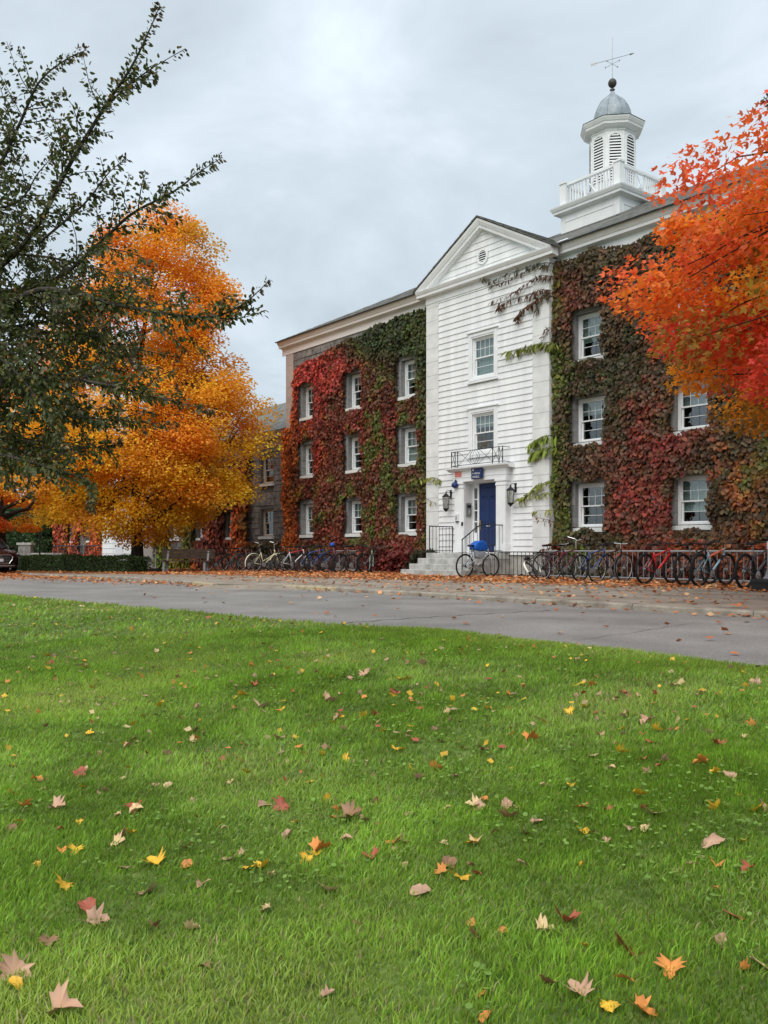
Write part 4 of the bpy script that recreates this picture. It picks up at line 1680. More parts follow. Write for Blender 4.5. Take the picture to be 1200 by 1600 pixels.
iv2 = thing('wall_ivy', 'dark green and crimson ivy covering the wall right of the white pavilion', 'ivy')
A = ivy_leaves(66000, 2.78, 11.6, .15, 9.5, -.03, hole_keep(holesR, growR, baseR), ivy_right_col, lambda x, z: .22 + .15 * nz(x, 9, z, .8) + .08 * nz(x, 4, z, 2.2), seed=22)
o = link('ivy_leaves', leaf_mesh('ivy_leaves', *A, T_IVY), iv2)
o.data.materials.append(IVYM)
o['kind'] = 'stuff'
stems('ivy_stems', iv2, [wander(x, -.06, 0, rg.uniform(3, 8), rg) for x in (3.0, 3.15, 5.2, 5.6, 5.9, 6.2, 8.5, 8.9, 9.3)])

# runners reaching from the right hand ivy over the white boards, with drooping leaves
SP, ST, SN, SS, SCc = [], [], [], [], []
runners = []
PY = PAVY - .05 + CAMD
for (pts, col, leafl, dn) in (
    ([(852, 410), (825, 417), (795, 428), (770, 438), (752, 434)], (.05, .05, .018), .17, 26),
    ([(842, 414), (820, 425), (798, 437), (780, 444), (762, 449)], (.07, .05, .022), .17, 24),
    ([(848, 430), (832, 436), (820, 448), (800, 459), (768, 471)], (.09, .045, .02), .20, 26),
    ([(846, 452), (830, 460), (805, 467), (784, 475), (780, 482)], (.10, .045, .02), .22, 26),
    ([(848, 462), (838, 470), (822, 480), (813, 490), (811, 500)], (.11, .05, .02), .24, 20),
    ([(852, 458), (846, 470), (842, 482), (838, 490)], (.06, .05, .02), .22, 8),
    ([(856, 535), (842, 537), (828, 540), (806, 546), (795, 549)], (.15, .17, .025), .30, 26),
    ([(856, 512), (852, 524), (848, 532)], (.10, .04, .02), .14, 8),
    ([(857, 680), (846, 684), (836, 688), (830, 694)], (.20, .26, .04), .34, 18),
    ([(857, 698), (848, 702), (838, 706), (832, 712)], (.20, .26, .04), .34, 16),
    ([(856, 752), (845, 757), (832, 766), (822, 776), (812, 782)], (.20, .22, .04), .26, 20),
    ([(858, 768), (846, 772), (834, 776)], (.22, .24, .05), .2, 8),
    ([(858, 797), (848, 798), (836, 798)], (.25, .24, .05), .2, 5),
    ([(868, 818), (856, 812), (846, 810), (834, 806)], (.16, .05, .02), .16, 4),
    ([(668, 748), (676, 746), (684, 748), (690, 752)], (.28, .29, .06), .22, 12),
    ([(668, 780), (675, 784), (684, 787)], (.32, .30, .08), .16, 4),
):
    dirn = 1 if pts[0][0] > 760 else -1
    pts = [(pts[0][0] + dirn * 16, pts[0][1] + 2)] + list(pts)
    w3 = [px(a, c, PY - (.03 if i else .0)) for i, (a, c) in enumerate(pts)]
    runners.append([(q.x, q.y, q.z) for q in w3])
    for k in range(int(dn * 2.6)):
        s_ = random.random() * (len(w3) - 1)
        i = int(s_)
        q = w3[i].lerp(w3[i + 1], s_ - i)
        SP.append((q.x + random.gauss(0, .03), q.y - random.uniform(0, .06), q.z + random.gauss(0, .03)))
        ST.append((random.gauss(-.3, .4), random.gauss(-.12, .15), -1 + abs(random.gauss(0, .35))))
        SN.append((random.gauss(0, .5), -1, random.gauss(.2, .3)))
        SS.append(leafl * random.uniform(.6, 1.15))
        cc = np.array(col) * random.uniform(.6, 1.4)
        SCc.append(cc)
T_LONG = (T_OVAL[0] * np.array([.55, 1, 1]), T_OVAL[1])
o = link('runner_leaves', leaf_mesh('runner_leaves', np.array(SP), np.array(ST), np.array(SN), np.array(SS), np.array(SCc), T_LONG), iv2)
o.data.materials.append(IVYM)
o['kind'] = 'stuff'
stems('runner_stems', iv2, runners, .011)

# ivy on the side wing
holesS = [(c - .56, c + .56, z0, z1) for c in wcols for z0, z1 in SROWS]


def baseS(x, z):
    if x > -17.8:
        return 0 if (z > 1.2 and not (x < -17.1 + nz(x, 0, z, 1.3) * .4)) else 1
    if bx0 - .2 < x < bx1 + .2:
        return 0
    return 1 if z < 5.2 + nz(x, 0, 3, .6) * .6 and nz(x, 7, z, .35) > -.35 else 0


def colS(x, z):
    n_ = nz(x, 3, z, .5)
    c = mixc(mixc(BR, DR, .6), OR, .4 + n_ * 1.6)
    c = mixc(c, mixc(OL, DG, .4), nz(x, 8, z, .35) * 2 + .1)
    if -27.6 < x < -23:
        c = mixc(c, BG, .75 - z * .22)
    if x < -34:
        c = mixc(c, mixc(RD, OR, .4), .6)
    return c


iv3 = thing('wall_ivy', 'orange and green ivy on the low side wing behind the maple', 'ivy')
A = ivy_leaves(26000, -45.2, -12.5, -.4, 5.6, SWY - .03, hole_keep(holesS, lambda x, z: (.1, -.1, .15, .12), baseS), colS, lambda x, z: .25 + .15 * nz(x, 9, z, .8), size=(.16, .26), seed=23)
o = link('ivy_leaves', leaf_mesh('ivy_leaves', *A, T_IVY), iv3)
o.data.materials.append(IVYM)
o['kind'] = 'stuff'
stems('ivy_stems', iv3, [wander(x, SWY - .06, -.4, rg.uniform(3, 5), rg) for x in np.arange(-44, -18, 1.7)])

# low shrubs of creeper at the foot of the walls
def foot_shrub(label, x0, x1, y0, y1, h, colf, n, seed):
    rg2 = np.random.default_rng(seed)
    t = thing('creeper_shrub', label, 'shrub')
    P = np.stack([rg2.uniform(x0, x1, n), rg2.uniform(y0, y1, n), rg2.uniform(0, 1, n) ** .7], 1)
    hh = np.array([h * (.7 + .5 * nz(p_[0], p_[1], 0, 1.3)) for p_ in P])
    P[:, 2] = P[:, 2] * hh + .03
    C = np.array([colf(p_[0], p_[2]) for p_ in P]) * rg2.uniform(.3, .95, (n, 1))
    tip = np.stack([rg2.normal(0, .6, n), rg2.normal(-.4, .5, n), rg2.normal(-.5, .5, n)], 1)
    nr = np.stack([rg2.normal(0, .5, n), rg2.normal(-.7, .4, n), rg2.normal(.6, .4, n)], 1)
    o_ = link('leaves', leaf_mesh('leaves', P, tip, nr, rg2.uniform(.09, .16, n), C, T_IVY), t)
    o_.data.materials.append(IVYM)
    o_['kind'] = 'stuff'
    stems('twigs', t, [[(rg2.uniform(x0, x1), (y0 + y1) / 2, 0), (rg2.uniform(x0, x1), y0, h * .9)] for _ in range(12)], .01)


foot_shrub('crimson creeper shrub at the wall foot left of the steps', -5.6, -1.75, -1.2, -.15, 1.1, lambda x, z: mixc(mixc(DR, RD, .3), DG, nz(x, 2, z, 1.2) * 1.5 + (.45 if x > -2.9 else 0)), 2600, 3)
foot_shrub('rust and green creeper shrub behind the right hand bicycles', 2.9, 10.5, -.9, -.12, 1.05, lambda x, z: mixc(mixc(DR, OR, nz(x, 2, z, .9) + .3), mixc(BG, OL, .4), 1.2 - abs(x - 4.3) * .9 + nz(x, 6, z, 1.5)), 4200, 4)
foot_shrub('dusky creeper shrub behind the left hand bicycles', -12.3, -6.2, -.9, -.12, .75, lambda x, z: mixc(mixc(DR, OR, nz(x, 2, z, .9) + .4), OL, nz(x, 6, z, 1.2) + .2), 2600, 5)

# ================================================================== bicycles and racks
WH = {}


def wheel_meshes(r, tw):
    key = (round(r, 3), round(tw, 3))
    if key not in WH:
        N = 36
        ty = MB()
        ty.tube([(0, (r - tw) * math.cos(2 * math.pi * i / N), (r - tw) * math.sin(2 * math.pi * i / N)) for i in range(N)], tw, 7, closed=True)
        a = ty.mesh('tyre')
        a.shade_smooth()
        a.materials.append(RUBBER)
        out = [a]
        for nm, mt in (('rim_silver', CHROME), ('rim_black', BLKPL)):
            rm = MB()
            ri = r - 2 * tw - .004
            rm.tube([(0, ri * math.cos(2 * math.pi * i / N), ri * math.sin(2 * math.pi * i / N)) for i in range(N)], .010, 5, closed=True)
            b_ = rm.mesh('rim')
            b_.materials.append(mt)
            out.append(b_)
        sp = MB()
        for k in range(24):
            t = 2 * math.pi * k / 24
            s1 = 1 if k % 2 else -1
            t2 = t + .35 * (1 if k % 4 < 2 else -1)
            sp.tube([(s1 * .028, .02 * math.cos(t2), .02 * math.sin(t2)), (0, (r - 2 * tw) * math.cos(t), (r - 2 * tw) * math.sin(t))], .0016, 3, cap=False)
        c_ = sp.mesh('spokes')
        c_.materials.append(STEEL)
        hb_ = MB().lathe([(.012, -.05), (.03, -.045), (.03, -.03), (.016, -.028), (.016, .028), (.03, .03), (.03, .045), (.012, .05)], (0, 0, 0), 10, 'x')
        d_ = hb_.mesh('hub')
        d_.materials.append(STEEL)
        WH[key] = out + [c_, d_]
    return WH[key]


def bicycle(label, rear, heading=0.0, lean=0.0, col=(.02, .02, .02), col2=None, r=.345, tw=.018, style='diamond', bars='flat', rim='black', fenders=None, rack=False, wb=1.03, saddle=BLKPL, forkc=None, group='bicycles parked at the racks', seatz=.93, steer=0.0):
    t = bpy.data.objects.new('bicycle', None)
    t.empty_display_size = .2
    COL.objects.link(t)
    t.location = rear
    t.rotation_mode = 'ZXY'
    t.rotation_euler = (0, lean, heading)
    tag(t, label, 'bicycle', group)
    nm = 'bike_paint_%d_%d_%d' % tuple(int(c * 999) for c in col)
    PM = mat(nm, col, .35, .06, 12, coat=.4)
    FM = PM if forkc is None else mat('bike_paint_%d_%d_%d' % tuple(int(c * 999) for c in forkc), forkc, .35, .06, 12, coat=.4)
    PM2 = PM if col2 is None else mat('bike_paint_%d_%d_%d' % tuple(int(c * 999) for c in col2), col2, .35, .06, 12, coat=.4)
    bb, st = Vector((0, .42, .285)), Vector((0, .295, .74))
    ht, hl = Vector((0, wb - .155, .83)), Vector((0, wb - .11, .69))
    ra, fa = Vector((0, 0, r)), Vector((0, wb, r))
    tr = .016 if style != 'fat' else .021
    mb = MB()
    mb.tube([bb, st], tr, 7)
    mb.tube([hl, ht], .02, 7)
    if style == 'step':
        mb.tube([hl + Vector((0, 0, .03)), bb.lerp(hl, .45) + Vector((0, -.03, .05)), bb.lerp(st, .28)], tr, 7)
        mb.tube([hl, bb], tr * 1.15, 7)
    elif style == 'mixte':
        for s_ in (-1, 1):
            mb.tube([ht + Vector((s_ * .015, 0, -.03)), bb.lerp(st, .45) + Vector((s_ * .02, 0, 0)), ra + Vector((s_ * .06, 0, .01))], .010, 6)
        mb.tube([hl, bb], tr * 1.1, 7)
    else:
        mb.tube([hl + Vector((0, -.005, .01)), bb], tr * 1.25, 7)
    for s_ in (-1, 1):
        mb.tube([ra + Vector((s_ * .06, 0, 0)), bb + Vector((s_ * .03, -.06, 0))], .009, 5)
        mb.tube([ra + Vector((s_ * .06, 0, 0)), st + Vector((s_ * .015, 0, -.06))], .008, 5)
    mb.build('frame', PM, t, smooth=True)
    if style in ('diamond', 'fat'):
        drop_ = .06 if style == 'diamond' else .14
        MB().tube([ht + Vector((0, 0, -.03)), st + Vector((0, 0, -drop_ * .7))], tr, 7).build('top_tube', PM2, t, smooth=True)
    MB().tube([st - Vector((0, -.005, .02)), Vector((0, .255, seatz - .03))], .0135, 6).build('seat_post', STEEL, t)
    sb = MB()
    sb.add([(-.075, .13, seatz), (.075, .13, seatz), (.06, .22, seatz + .012), (-.06, .22, seatz + .012), (-.02, .40, seatz + .005), (.02, .40, seatz + .005),
            (-.06, .14, seatz - .045), (.06, .14, seatz - .045), (.04, .22, seatz - .045), (-.04, .22, seatz - .045), (-.015, .39, seatz - .03), (.015, .39, seatz - .03)],
           [(0, 1, 2, 3), (3, 2, 5, 4), (9, 8, 7, 6), (10, 11, 8, 9), (1, 0, 6, 7), (2, 1, 7, 8), (5, 2, 8, 11), (4, 5, 11, 10), (3, 4, 10, 9), (0, 3, 9, 6)])
    sb.build('saddle', saddle, t, smooth=False)
    fk = MB()
    fk.tube([hl + Vector((0, 0, .0)), hl + Vector((0, .008, -.03))], .02, 6)
    for s_ in (-1, 1):
        fk.tube([hl + Vector((s_ * .02, .005, -.02)), hl + Vector((s_ * .055, .02, -.06)), hl.lerp(fa, .6) + Vector((s_ * .055, .01, 0)), fa + Vector((s_ * .055, 0, 0))], [.014, .014, .013 if style != 'fat' else .02, .009], 6)
    fk.build('fork', FM, t, smooth=True)
    hz = ht + Vector((0, -.02, .10 if bars != 'up' else .2))
    hb_ = MB()
    hb_.tube([ht, hz], .014, 6)
    hb_.tube([hz, hz + Vector((0, .06, .01))], .014, 6)
    c_ = hz + Vector((0, .06, .01))
    if bars == 'flat':
        pts = [c_ + Vector((x, -.05 * (abs(x) / .32) ** 2, .02 * abs(x) / .32)) for x in (-.32, -.18, 0, .18, .32)]
    elif bars == 'up':
        pts = [c_ + Vector((x, yy, zz)) for x, yy, zz in ((-.28, -.24, .07), (-.27, -.08, .09), (-.12, .03, .05), (0, 0, 0), (.12, .03, .05), (.27, -.08, .09), (.28, -.24, .07))]
    else:
        pts = [c_ + Vector((x, yy, zz)) for x, yy, zz in ((-.22, -.03, -.13), (-.22, .09, -.10), (-.22, .09, -.02), (-.2, .02, 0), (0, 0, 0), (.2, .02, 0), (.22, .09, -.02), (.22, .09, -.10), (.22, -.03, -.13))]
    hb_.tube(pts, .0125, 6)
    hb_.build('handlebar', CHROME if rim == 'silver' else BLKPL, t)
    for s_, (pa_, pb2) in ((-1, (pts[0], pts[1])), (1, (pts[-1], pts[-2]))):
        MB().tube([pa_, pa_.lerp(pb2, min(1, .12 / max(.01, (pb2 - pa_).length)))], .018, 6).build('grip', RUBBER, t)
    ck = MB()
    ck.lathe([(.02, .045), (.085, .046), (.085, .05), (.02, .052)], bb, 18, 'x')
    ck.tube([bb + Vector((-.07, 0, 0)), bb + Vector((.07, 0, 0))], .014, 6)
    ck.tube([bb + Vector((.06, 0, 0)), bb + Vector((.075, .12, -.12))], .010, 5)
    ck.tube([bb + Vector((-.06, 0, 0)), bb + Vector((-.075, -.12, .12))], .010, 5)
    ck.build('crank_set', STEEL, t)
    MB().box(.08, .17, bb.y + .08, bb.y + .16, bb.z - .135, bb.z - .11).build('pedal', BLKPL, t)
    MB().box(-.17, -.08, bb.y - .16, bb.y - .08, bb.z + .11, bb.z + .135).build('pedal', BLKPL, t)
    ch = MB()
    ch.tube([ra + Vector((.045, 0, .04)), bb + Vector((.048, 0, .083))], .006, 4)
    ch.tube([ra + Vector((.045, 0, -.04)), bb + Vector((.048, 0, -.083))], .006, 4)
    ch.lathe([(.02, .04), (.045, .042), (.045, .05), (.02, .052)], ra, 12, 'x')
    ch.build('chain', BLKPL, t)
    ms = wheel_meshes(r, tw)
    for ax in (ra, fa):
        w_ = link('wheel', ms[0], t, ax)
        link('rim', ms[1 if rim == 'silver' else 2], w_)
        link('spokes', ms[3], w_)
        link('hub', ms[4], w_)
    if fenders is not None:
        fmm = mat('fender_%d_%d_%d' % tuple(int(c * 999) for c in fenders), fenders, .4, .06)
        for ax, a0, a1 in ((ra, 30, 200), (fa, 20, 165)):
            fb = MB()
            rf = r + .014
            n_ = 16
            vv, fs = [], []
            for i in range(n_ + 1):
                a = R(a0 + (a1 - a0) * i / n_)
                for x, q in ((-.028, -.008), (-.014, .004), (.014, .004), (.028, -.008)):
                    vv.append((x, ax.y + (rf + q) * math.cos(a), ax.z + (rf + q) * math.sin(a)))
                if i:
                    k = 4 * i
                    fs += [(k - 4 + j, k + j, k + j + 1, k - 3 + j) for j in range(3)]
            fb.add(vv, fs)
            fb.build('mudguard', fmm, t)
    if rack:
        rb_ = MB()
        for s_ in (-1, 1):
            rb_.tube([(s_ * .06, .22, .72), (s_ * .06, -.2, .72), (s_ * .06, -.2, .70)], .006, 5)
            rb_.tube([(s_ * .06, -.05, .72), (s_ * .06, 0, r)], .005, 5)
        for q in (-.2, -.06, .08):
            rb_.tube([(-.06, q, .72), (.06, q, .72)], .006, 5)
        rb_.build('carrier', BLKPL, t)
    return t


BK = (.016, .016, .018)


def bpos(x, P, z=0.0):
    q = px(x, 900, P)
    return (q.x, q.y, drop(q.x) + z)


def bike_at(xpx, P, label, **kw):
    return bicycle(label, bpos(xpx, P), **kw)


# silver bicycle with a blue bag by the steps
sil = bike_at(725.5, 17.35, 'silver bicycle with a blue bag in its frame by the steps', col=(.50, .54, .60), style='mixte', bars='flat', rim='black', tw=.02, lean=R(3), group=None)
bagt = thing('bag', 'bright blue bag wedged in the frame of the silver bicycle', 'bag', bpos(725.5, 17.35))
for nm, prof_, hw_, mt_ in (('bag_body', [(.30, .80), (.52, .76), (.80, .78), (.84, .86), (.78, .98), (.66, 1.06), (.50, 1.05), (.36, .98), (.29, .90)], .13, mat('bright_blue_nylon', (.010, .10, .45), .6, .25, 14, .5, 20)),
                            ('bag_base', [(.32, .795), (.40, .60), (.52, .53), (.66, .56), (.78, .775), (.52, .757)], .12, mat('grey_nylon', (.30, .33, .38), .7, .15, 14, .3, 20))):
    bgm = MB().prism(prof_, -hw_, hw_)
    o = bgm.build(nm, mt_, bagt)
    fixnormals(o.data)
    bv = o.modifiers.new('soft', 'BEVEL')
    bv.width = .035
    bv.segments = 3
    o.data.shade_smooth()

bike_at(838, 17.9, 'small bicycle with white mudguard tips tilted low beside the dark rack', col=(.03, .03, .035), r=.29, fenders=(.75, .73, .66), lean=R(-38), heading=R(18), wb=.9, seatz=.78)
bike_at(848, 17.5, 'dusky purple bicycle with silver rims leaning nearest the white pavilion', col=(.06, .03, .05), rim='silver', lean=R(-5), rack=True)
bike_at(864, 18.0, 'maroon bicycle with white fork and curled white handlebar', col=(.16, .012, .016), forkc=(.72, .72, .72), bars='up', rim='silver', lean=R(3))
bike_at(906, 17.45, 'blue bicycle with dark tyres left of the black touring bicycle', col=(.02, .05, .22), lean=R(3), rim='black')
bike_at(932.5, 17.2, 'black touring bicycle with silver rims and a white bottle', col=BK, rim='silver', bars='flat', forkc=(.10, .11, .12), lean=R(2), r=.35)
bike_at(1007, 17.15, 'red and black mountain bicycle with wide flat handlebar', col=(.55, .018, .022), style='fat', tw=.028, r=.36, forkc=BK, lean=R(3))
bike_at(1068, 17.25, 'all black mountain bicycle between the red and the pale blue ones', col=BK, style='fat', tw=.028, r=.36, lean=R(-2))
bike_at(1092, 17.0, 'pale blue mountain bicycle with orange top tube', col=(.25, .42, .52), col2=(.75, .17, .09), style='fat', tw=.03, r=.365, forkc=(.07, .07, .08), lean=R(3))
bike_at(1163, 16.7, 'graphite mountain bicycle beside the grey post at the right', col=(.07, .075, .085), style='fat', tw=.03, r=.365, lean=R(2), forkc=(.05, .05, .05))

bike_at(322, 16.5, 'black bicycle nearest the wooden bench', col=BK, lean=R(3), rim='silver')
bike_at(345, 16.7, 'black bicycle with a drop handlebar second from the bench', col=(.03, .018, .018), bars='drop', lean=R(-3), rim='silver')
bike_at(358, 17.0, 'dark red bicycle half hidden behind black wheels near the bench', col=(.10, .016, .016), lean=R(2))
bike_at(373, 16.8, 'dark grey bicycle with mudguards left of the cream one', col=(.05, .06, .065), fenders=(.06, .07, .075), bars='up', rack=True, lean=R(3), rim='silver')
bike_at(396, 16.6, 'cream step-through bicycle with cream mudguards', col=(.72, .66, .42), fenders=(.72, .68, .48), style='step', bars='up', rim='silver', lean=R(2))
bike_at(440, 16.8, 'white bicycle with a red top tube right of the cream one', col=(.74, .73, .73), col2=(.60, .05, .07), style='diamond', tw=.022, lean=R(3), rim='black')
bike_at(487, 17.0, 'navy blue bicycle with a blue cover on its handlebar', col=(.02, .04, .12), tw=.022, style='fat', lean=R(4))
bike_at(384, 17.3, 'black bicycle just behind the cream step-through one', col=BK, lean=R(-3))
bike_at(412, 17.1, 'black bicycle with silver rims between the cream and white ones', col=BK, rim='silver', lean=R(3))
bike_at(426, 17.4, 'dark green bicycle tucked left of the white one', col=(.02, .045, .03), lean=R(-2))
bike_at(456, 17.3, 'black mountain bicycle just right of the white one', col=BK, style='fat', tw=.025, lean=R(-3))
bike_at(471, 17.1, 'royal blue bicycle left of the navy one', col=(.02, .07, .30), lean=R(3), tw=.02)
bike_at(531, 17.3, 'black bicycle left of the sage green one', col=(.025, .02, .02), tw=.024, style='fat', lean=R(3))
bike_at(512, 17.2, 'dark brown red mountain bicycle right of the navy blue one', col=(.08, .02, .018), tw=.026, style='fat', lean=R(-3))
bike_at(580, 18.3, 'sage green mountain bicycle turned towards the road', col=(.20, .27, .22), tw=.028, style='fat', r=.36, heading=R(-128), lean=R(4))
hq = bpos(487, 17.0)
hc = MB().lathe([(.02, -.08), (.07, -.06), (.09, 0), (.075, .06), (.02, .085)], (0, 0, 0), 12).build('handlebar_cover', mat('cobalt_fabric', (.02, .08, .36), .7, .15), smooth=True)
hc.location = (hq[0], hq[1] + .86, .97)
tag(hc, 'small cobalt blue cover on the navy bicycle handlebar', 'cover')


def bike_rack(label, x0, x1, y, z0, z1, step, m_, r_top=.022, post=1.6, group='bicycle racks'):
    t = thing('bike_rack', label, 'bike rack', group=group)
    MB().tube([(x0, y, z1), (x1, y, z1)], r_top, 8).build('top_rail', m_, t)
    MB().tube([(x0, y, z0), (x1, y, z0)], r_top * .9, 6).build('bottom_rail', m_, t)
    bar = MB().tube([(0, 0, 0), (0, 0, z1 - z0)], .0085, 5).mesh('bar')
    bar.materials.append(m_)
    n_ = int((x1 - x0) / step)
    for i in range(n_ + 1):
        link('bar', bar, t, (x0 + (x1 - x0) * i / n_, y, z0))
    k = max(2, int((x1 - x0) / post))
    leg = MB().tube([(0, -.25, -z0 + drop(x0) - .0), (0, 0, .03), (0, .25, -z0 + drop(x0))], .016, 6).mesh('foot')
    leg.materials.append(m_)
    for i in range(k + 1):
        link('foot', leg, t, (x0 + (x1 - x0) * i / k, y, z0))
    return t


RKY = -1.72
xa, xb = px(851, 862, RKY + CAMD).x, px(1240, 862, RKY + CAMD).x
xm = xa + (xb - xa) * .34
xm2 = xa + (xb - xa) * .67
bike_rack('galvanised bicycle rack nearest the white pavilion', xa, xm - .03, RKY, .09, .76, .155, STEEL)
bike_rack('galvanised bicycle rack behind the red mountain bicycle', xm + .03, xm2 - .03, RKY, .09, .76, .155, STEEL)
bike_rack('galvanised bicycle rack behind the pale blue bicycle, furthest right', xm2 + .03, xb, RKY, .09, .76, .155, STEEL)
bike_rack('black barred bicycle rack against the foundation right of the steps', 1.2, xa - .05, -1.25, .06, .735, .15, BLACK, .014)
xl0, xl1 = px(526, 880, RKY + CAMD).x, px(556, 880, RKY + CAMD).x
bike_rack('galvanised bicycle rack left of the entrance steps', xl0, xl1, RKY, .1, .76, .155, STEEL)

# ---- posts in weighted black bases
def post(label, loc, s=1.0, band=True, h=1.02):
    t = thing('weighted_post', label, 'post', loc)
    b_ = .26 * s
    mb = MB()
    mb.prism([(-b_, 0), (b_, 0), (b_ * 1.08, .2 * s), (b_ * 1.16, .2 * s), (b_ * 1.16, .245 * s), (b_ * .7, .27 * s), (-b_ * .7, .27 * s), (-b_ * 1.16, .245 * s), (-b_ * 1.16, .2 * s), (-b_ * 1.08, .2 * s)], -b_, b_, 'x')
    o_ = mb.build('base', BLKPL, t)
    fixnormals(o_.data)
    MB().lathe([(.135 * s, .262 * s), (.12 * s, .29 * s), (.075 * s, .36 * s), (.05 * s, .46 * s), (.042 * s, .52 * s), (.04 * s, h - .2)], (0, 0, 0), 14).build('post_tube', GREYLEG, t, smooth=True)
    MB().lathe([(.043 * s, h - .199), (.044 * s, h - .05)], (0, 0, 0), 14).build('reflective_band', SIGNW if band else GREYLEG, t)
    MB().lathe([(.042 * s, h - .049), (.044 * s, h - .03), (.03 * s, h), (.018 * s, h + .03), (.006 * s, h + .05)], (0, 0, 0), 12).build('cap', BLKPL, t, smooth=True)


q = px(1197, 923, 16.3)
post('grey post with white band in a black weighted base at the right edge', (q.x + .06, q.y, 0), .88, h=1.0)
q = px(243, 895, 14.2)
post('thin grey post in a black base between hedge and bench', (q.x, q.y, drop(q.x)), .62, band=False, h=.95)

# ---- bench, facing the camera
bq = pdp(290, 893, 33.5)
bench = thing('park_bench', 'dark wooden park bench with grey legs beside the hedge', 'bench', (bq.x, bq.y, drop(bq.x)), PSI - R(6))
for i in range(4):
    MB().box(-1.03, 1.03, -.22 + i * .12, -.115 + i * .12, .42, .455).build('seat_slat', WOOD, bench)
for i in range(3):
    MB().box(-1.03, 1.03, .27 + i * .025, .30 + i * .025, .52 + i * .125, .635 + i * .125).build('back_slat', WOOD, bench)
for X in (-.78, .78):
    mb = MB()
    mb.box(X - .04, X + .04, -.2, -.14, 0, .419)
    mb.build('leg', GREYLEG, bench)
    mb = MB()
    mb.prism([(.16, 0), (.24, 0), (.27, .42), (.385, .88), (.345, .88), (.2, .42)], X - .035, X + .035)
    o = mb.build('back_leg', GREYLEG, bench)
    MB().box(X - .035, X + .035, -.2, .24, .37, .417).build('seat_bearer', GREYLEG, bench)

# ---- hedge of small clipped leaves
def hedge(label, a, c, w, h, n, seed):
    rg2 = np.random.default_rng(seed)
    a, c = Vector(a), Vector(c)
    d = (c - a)
    L = d.length
    d.normalize()
    nv = Vector((-d.y, d.x, 0))
    t = thing('hedge', label, 'hedge', ((a.x + c.x) / 2, (a.y + c.y) / 2, drop((a.x + c.x) / 2)), math.atan2(d.y, d.x))
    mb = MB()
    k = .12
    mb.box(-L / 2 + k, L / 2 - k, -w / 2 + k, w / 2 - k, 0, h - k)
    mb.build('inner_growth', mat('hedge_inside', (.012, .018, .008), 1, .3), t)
    # leaves over the five outer faces
    areas = [L * h, L * h, L * w, w * h, w * h]
    pr_ = np.array(areas) / sum(areas)
    f = rg2.choice(5, n, p=pr_)
    u, v = rg2.uniform(-.5, .5, n), rg2.uniform(0, 1, n)
    P = np.zeros((n, 3))
    Nn = np.zeros((n, 3))
    for i, (ex, ey) in enumerate(((0, -1), (0, 1), (0, 0), (-1, 0), (1, 0))):
        m_ = f == i
        if i < 2:
            P[m_] = np.stack([u[m_] * L, np.full(m_.sum(), ey * w / 2), v[m_] * h], 1)
            Nn[m_] = (0, ey, .2)
        elif i == 2:
            P[m_] = np.stack([u[m_] * L, (v[m_] - .5) * w, np.full(m_.sum(), h)], 1)
            Nn[m_] = (0, 0, 1)
        else:
            P[m_] = np.stack([np.full(m_.sum(), ex * L / 2), u[m_] * w, v[m_] * h], 1)
            Nn[m_] = (ex, 0, .2)
    wob = np.array([nz(p_[0], p_[1], p_[2], 1.6) for p_ in P]) * .10 + rg2.uniform(-.09, .03, n)
    rc = np.minimum(1, (h - P[:, 2]) / .15 + .3)
    P += Nn * wob[:, None]
    base = np.array([(.040, .072, .020)]) * rg2.uniform(.5, 1.7, (n, 1)) * rg2.uniform(.85, 1.15, (n, 3))
    tip = Nn * .6 + rg2.normal(0, .6, (n, 3))
    nr = Nn + rg2.normal(0, .6, (n, 3))
    o_ = link('leaves', leaf_mesh('leaves', P, tip, nr, rg2.uniform(.05, .085, n), base, T_OVAL4), t)
    o_.data.materials.append(IVYM)
    o_['kind'] = 'stuff'
    return t


hA, hB = px(52, 890, 12.3), px(226, 893, 13.6)
hedge('long clipped dark green hedge under the orange maple', (hA.x, hA.y, 0), (hB.x - .5, hB.y, 0), 1.1, .63, 15000, 41)
hC, hD = px(24, 884, 14.5), px(50, 884, 15.0)
hedge('short clipped hedge beyond, just right of the parked car', (hC.x - 3, hC.y, 0), (hD.x, hD.y, 0), 1.1, .75, 5000, 42)

# ================================================================== parked car, front corner showing at the left edge
CARP = mat('maroon_car_paint', (.012, .006, .008), .25, .1, 3, coat=.8, spec=.5)
TRIMC = mat('chrome_trim', (.6, .6, .62), .25, .05, metal=.9)
GLCAR = mat('car_glass', (.05, .07, .08), .06, .1, spec=.9)
LAMPG = mat('headlight_glass', (.07, .075, .08), .1, .1, spec=.9)
cq = pdp(-6, 900, 38.0)
CZ = ROADZ + drop(cq.x) + .005
car = thing('parked_car', 'dark maroon sport utility car parked at the left edge', 'car', (cq.x - 2.55, cq.y + .2, CZ))
HWC = .91


def car_loft(stations):
    """stations: (x, [(y, z) ...]) rings of equal length"""
    n_ = len(stations[0][1])
    mb_ = MB()
    vv = [(x, y_, z_) for x, ring_ in stations for y_, z_ in ring_]
    fs = [tuple(range(n_))[::-1], tuple(range((len(stations) - 1) * n_, len(stations) * n_))]
    for i in range(len(stations) - 1):
        for k in range(n_):
            k2 = (k + 1) % n_
            fs.append((i * n_ + k, i * n_ + k2, (i + 1) * n_ + k2, (i + 1) * n_ + k))
    return mb_.add(vv, fs)


def ring_(hw, zb, zt, crown, tuck):
    return [(-hw + tuck, zb), (-hw, zb + .16), (-hw, zt - .2), (-hw + .10, zt - .03), (-hw * .45, zt + crown), (hw * .45, zt + crown), (hw - .10, zt - .03), (hw, zt - .2), (hw, zb + .16), (hw - tuck, zb)]


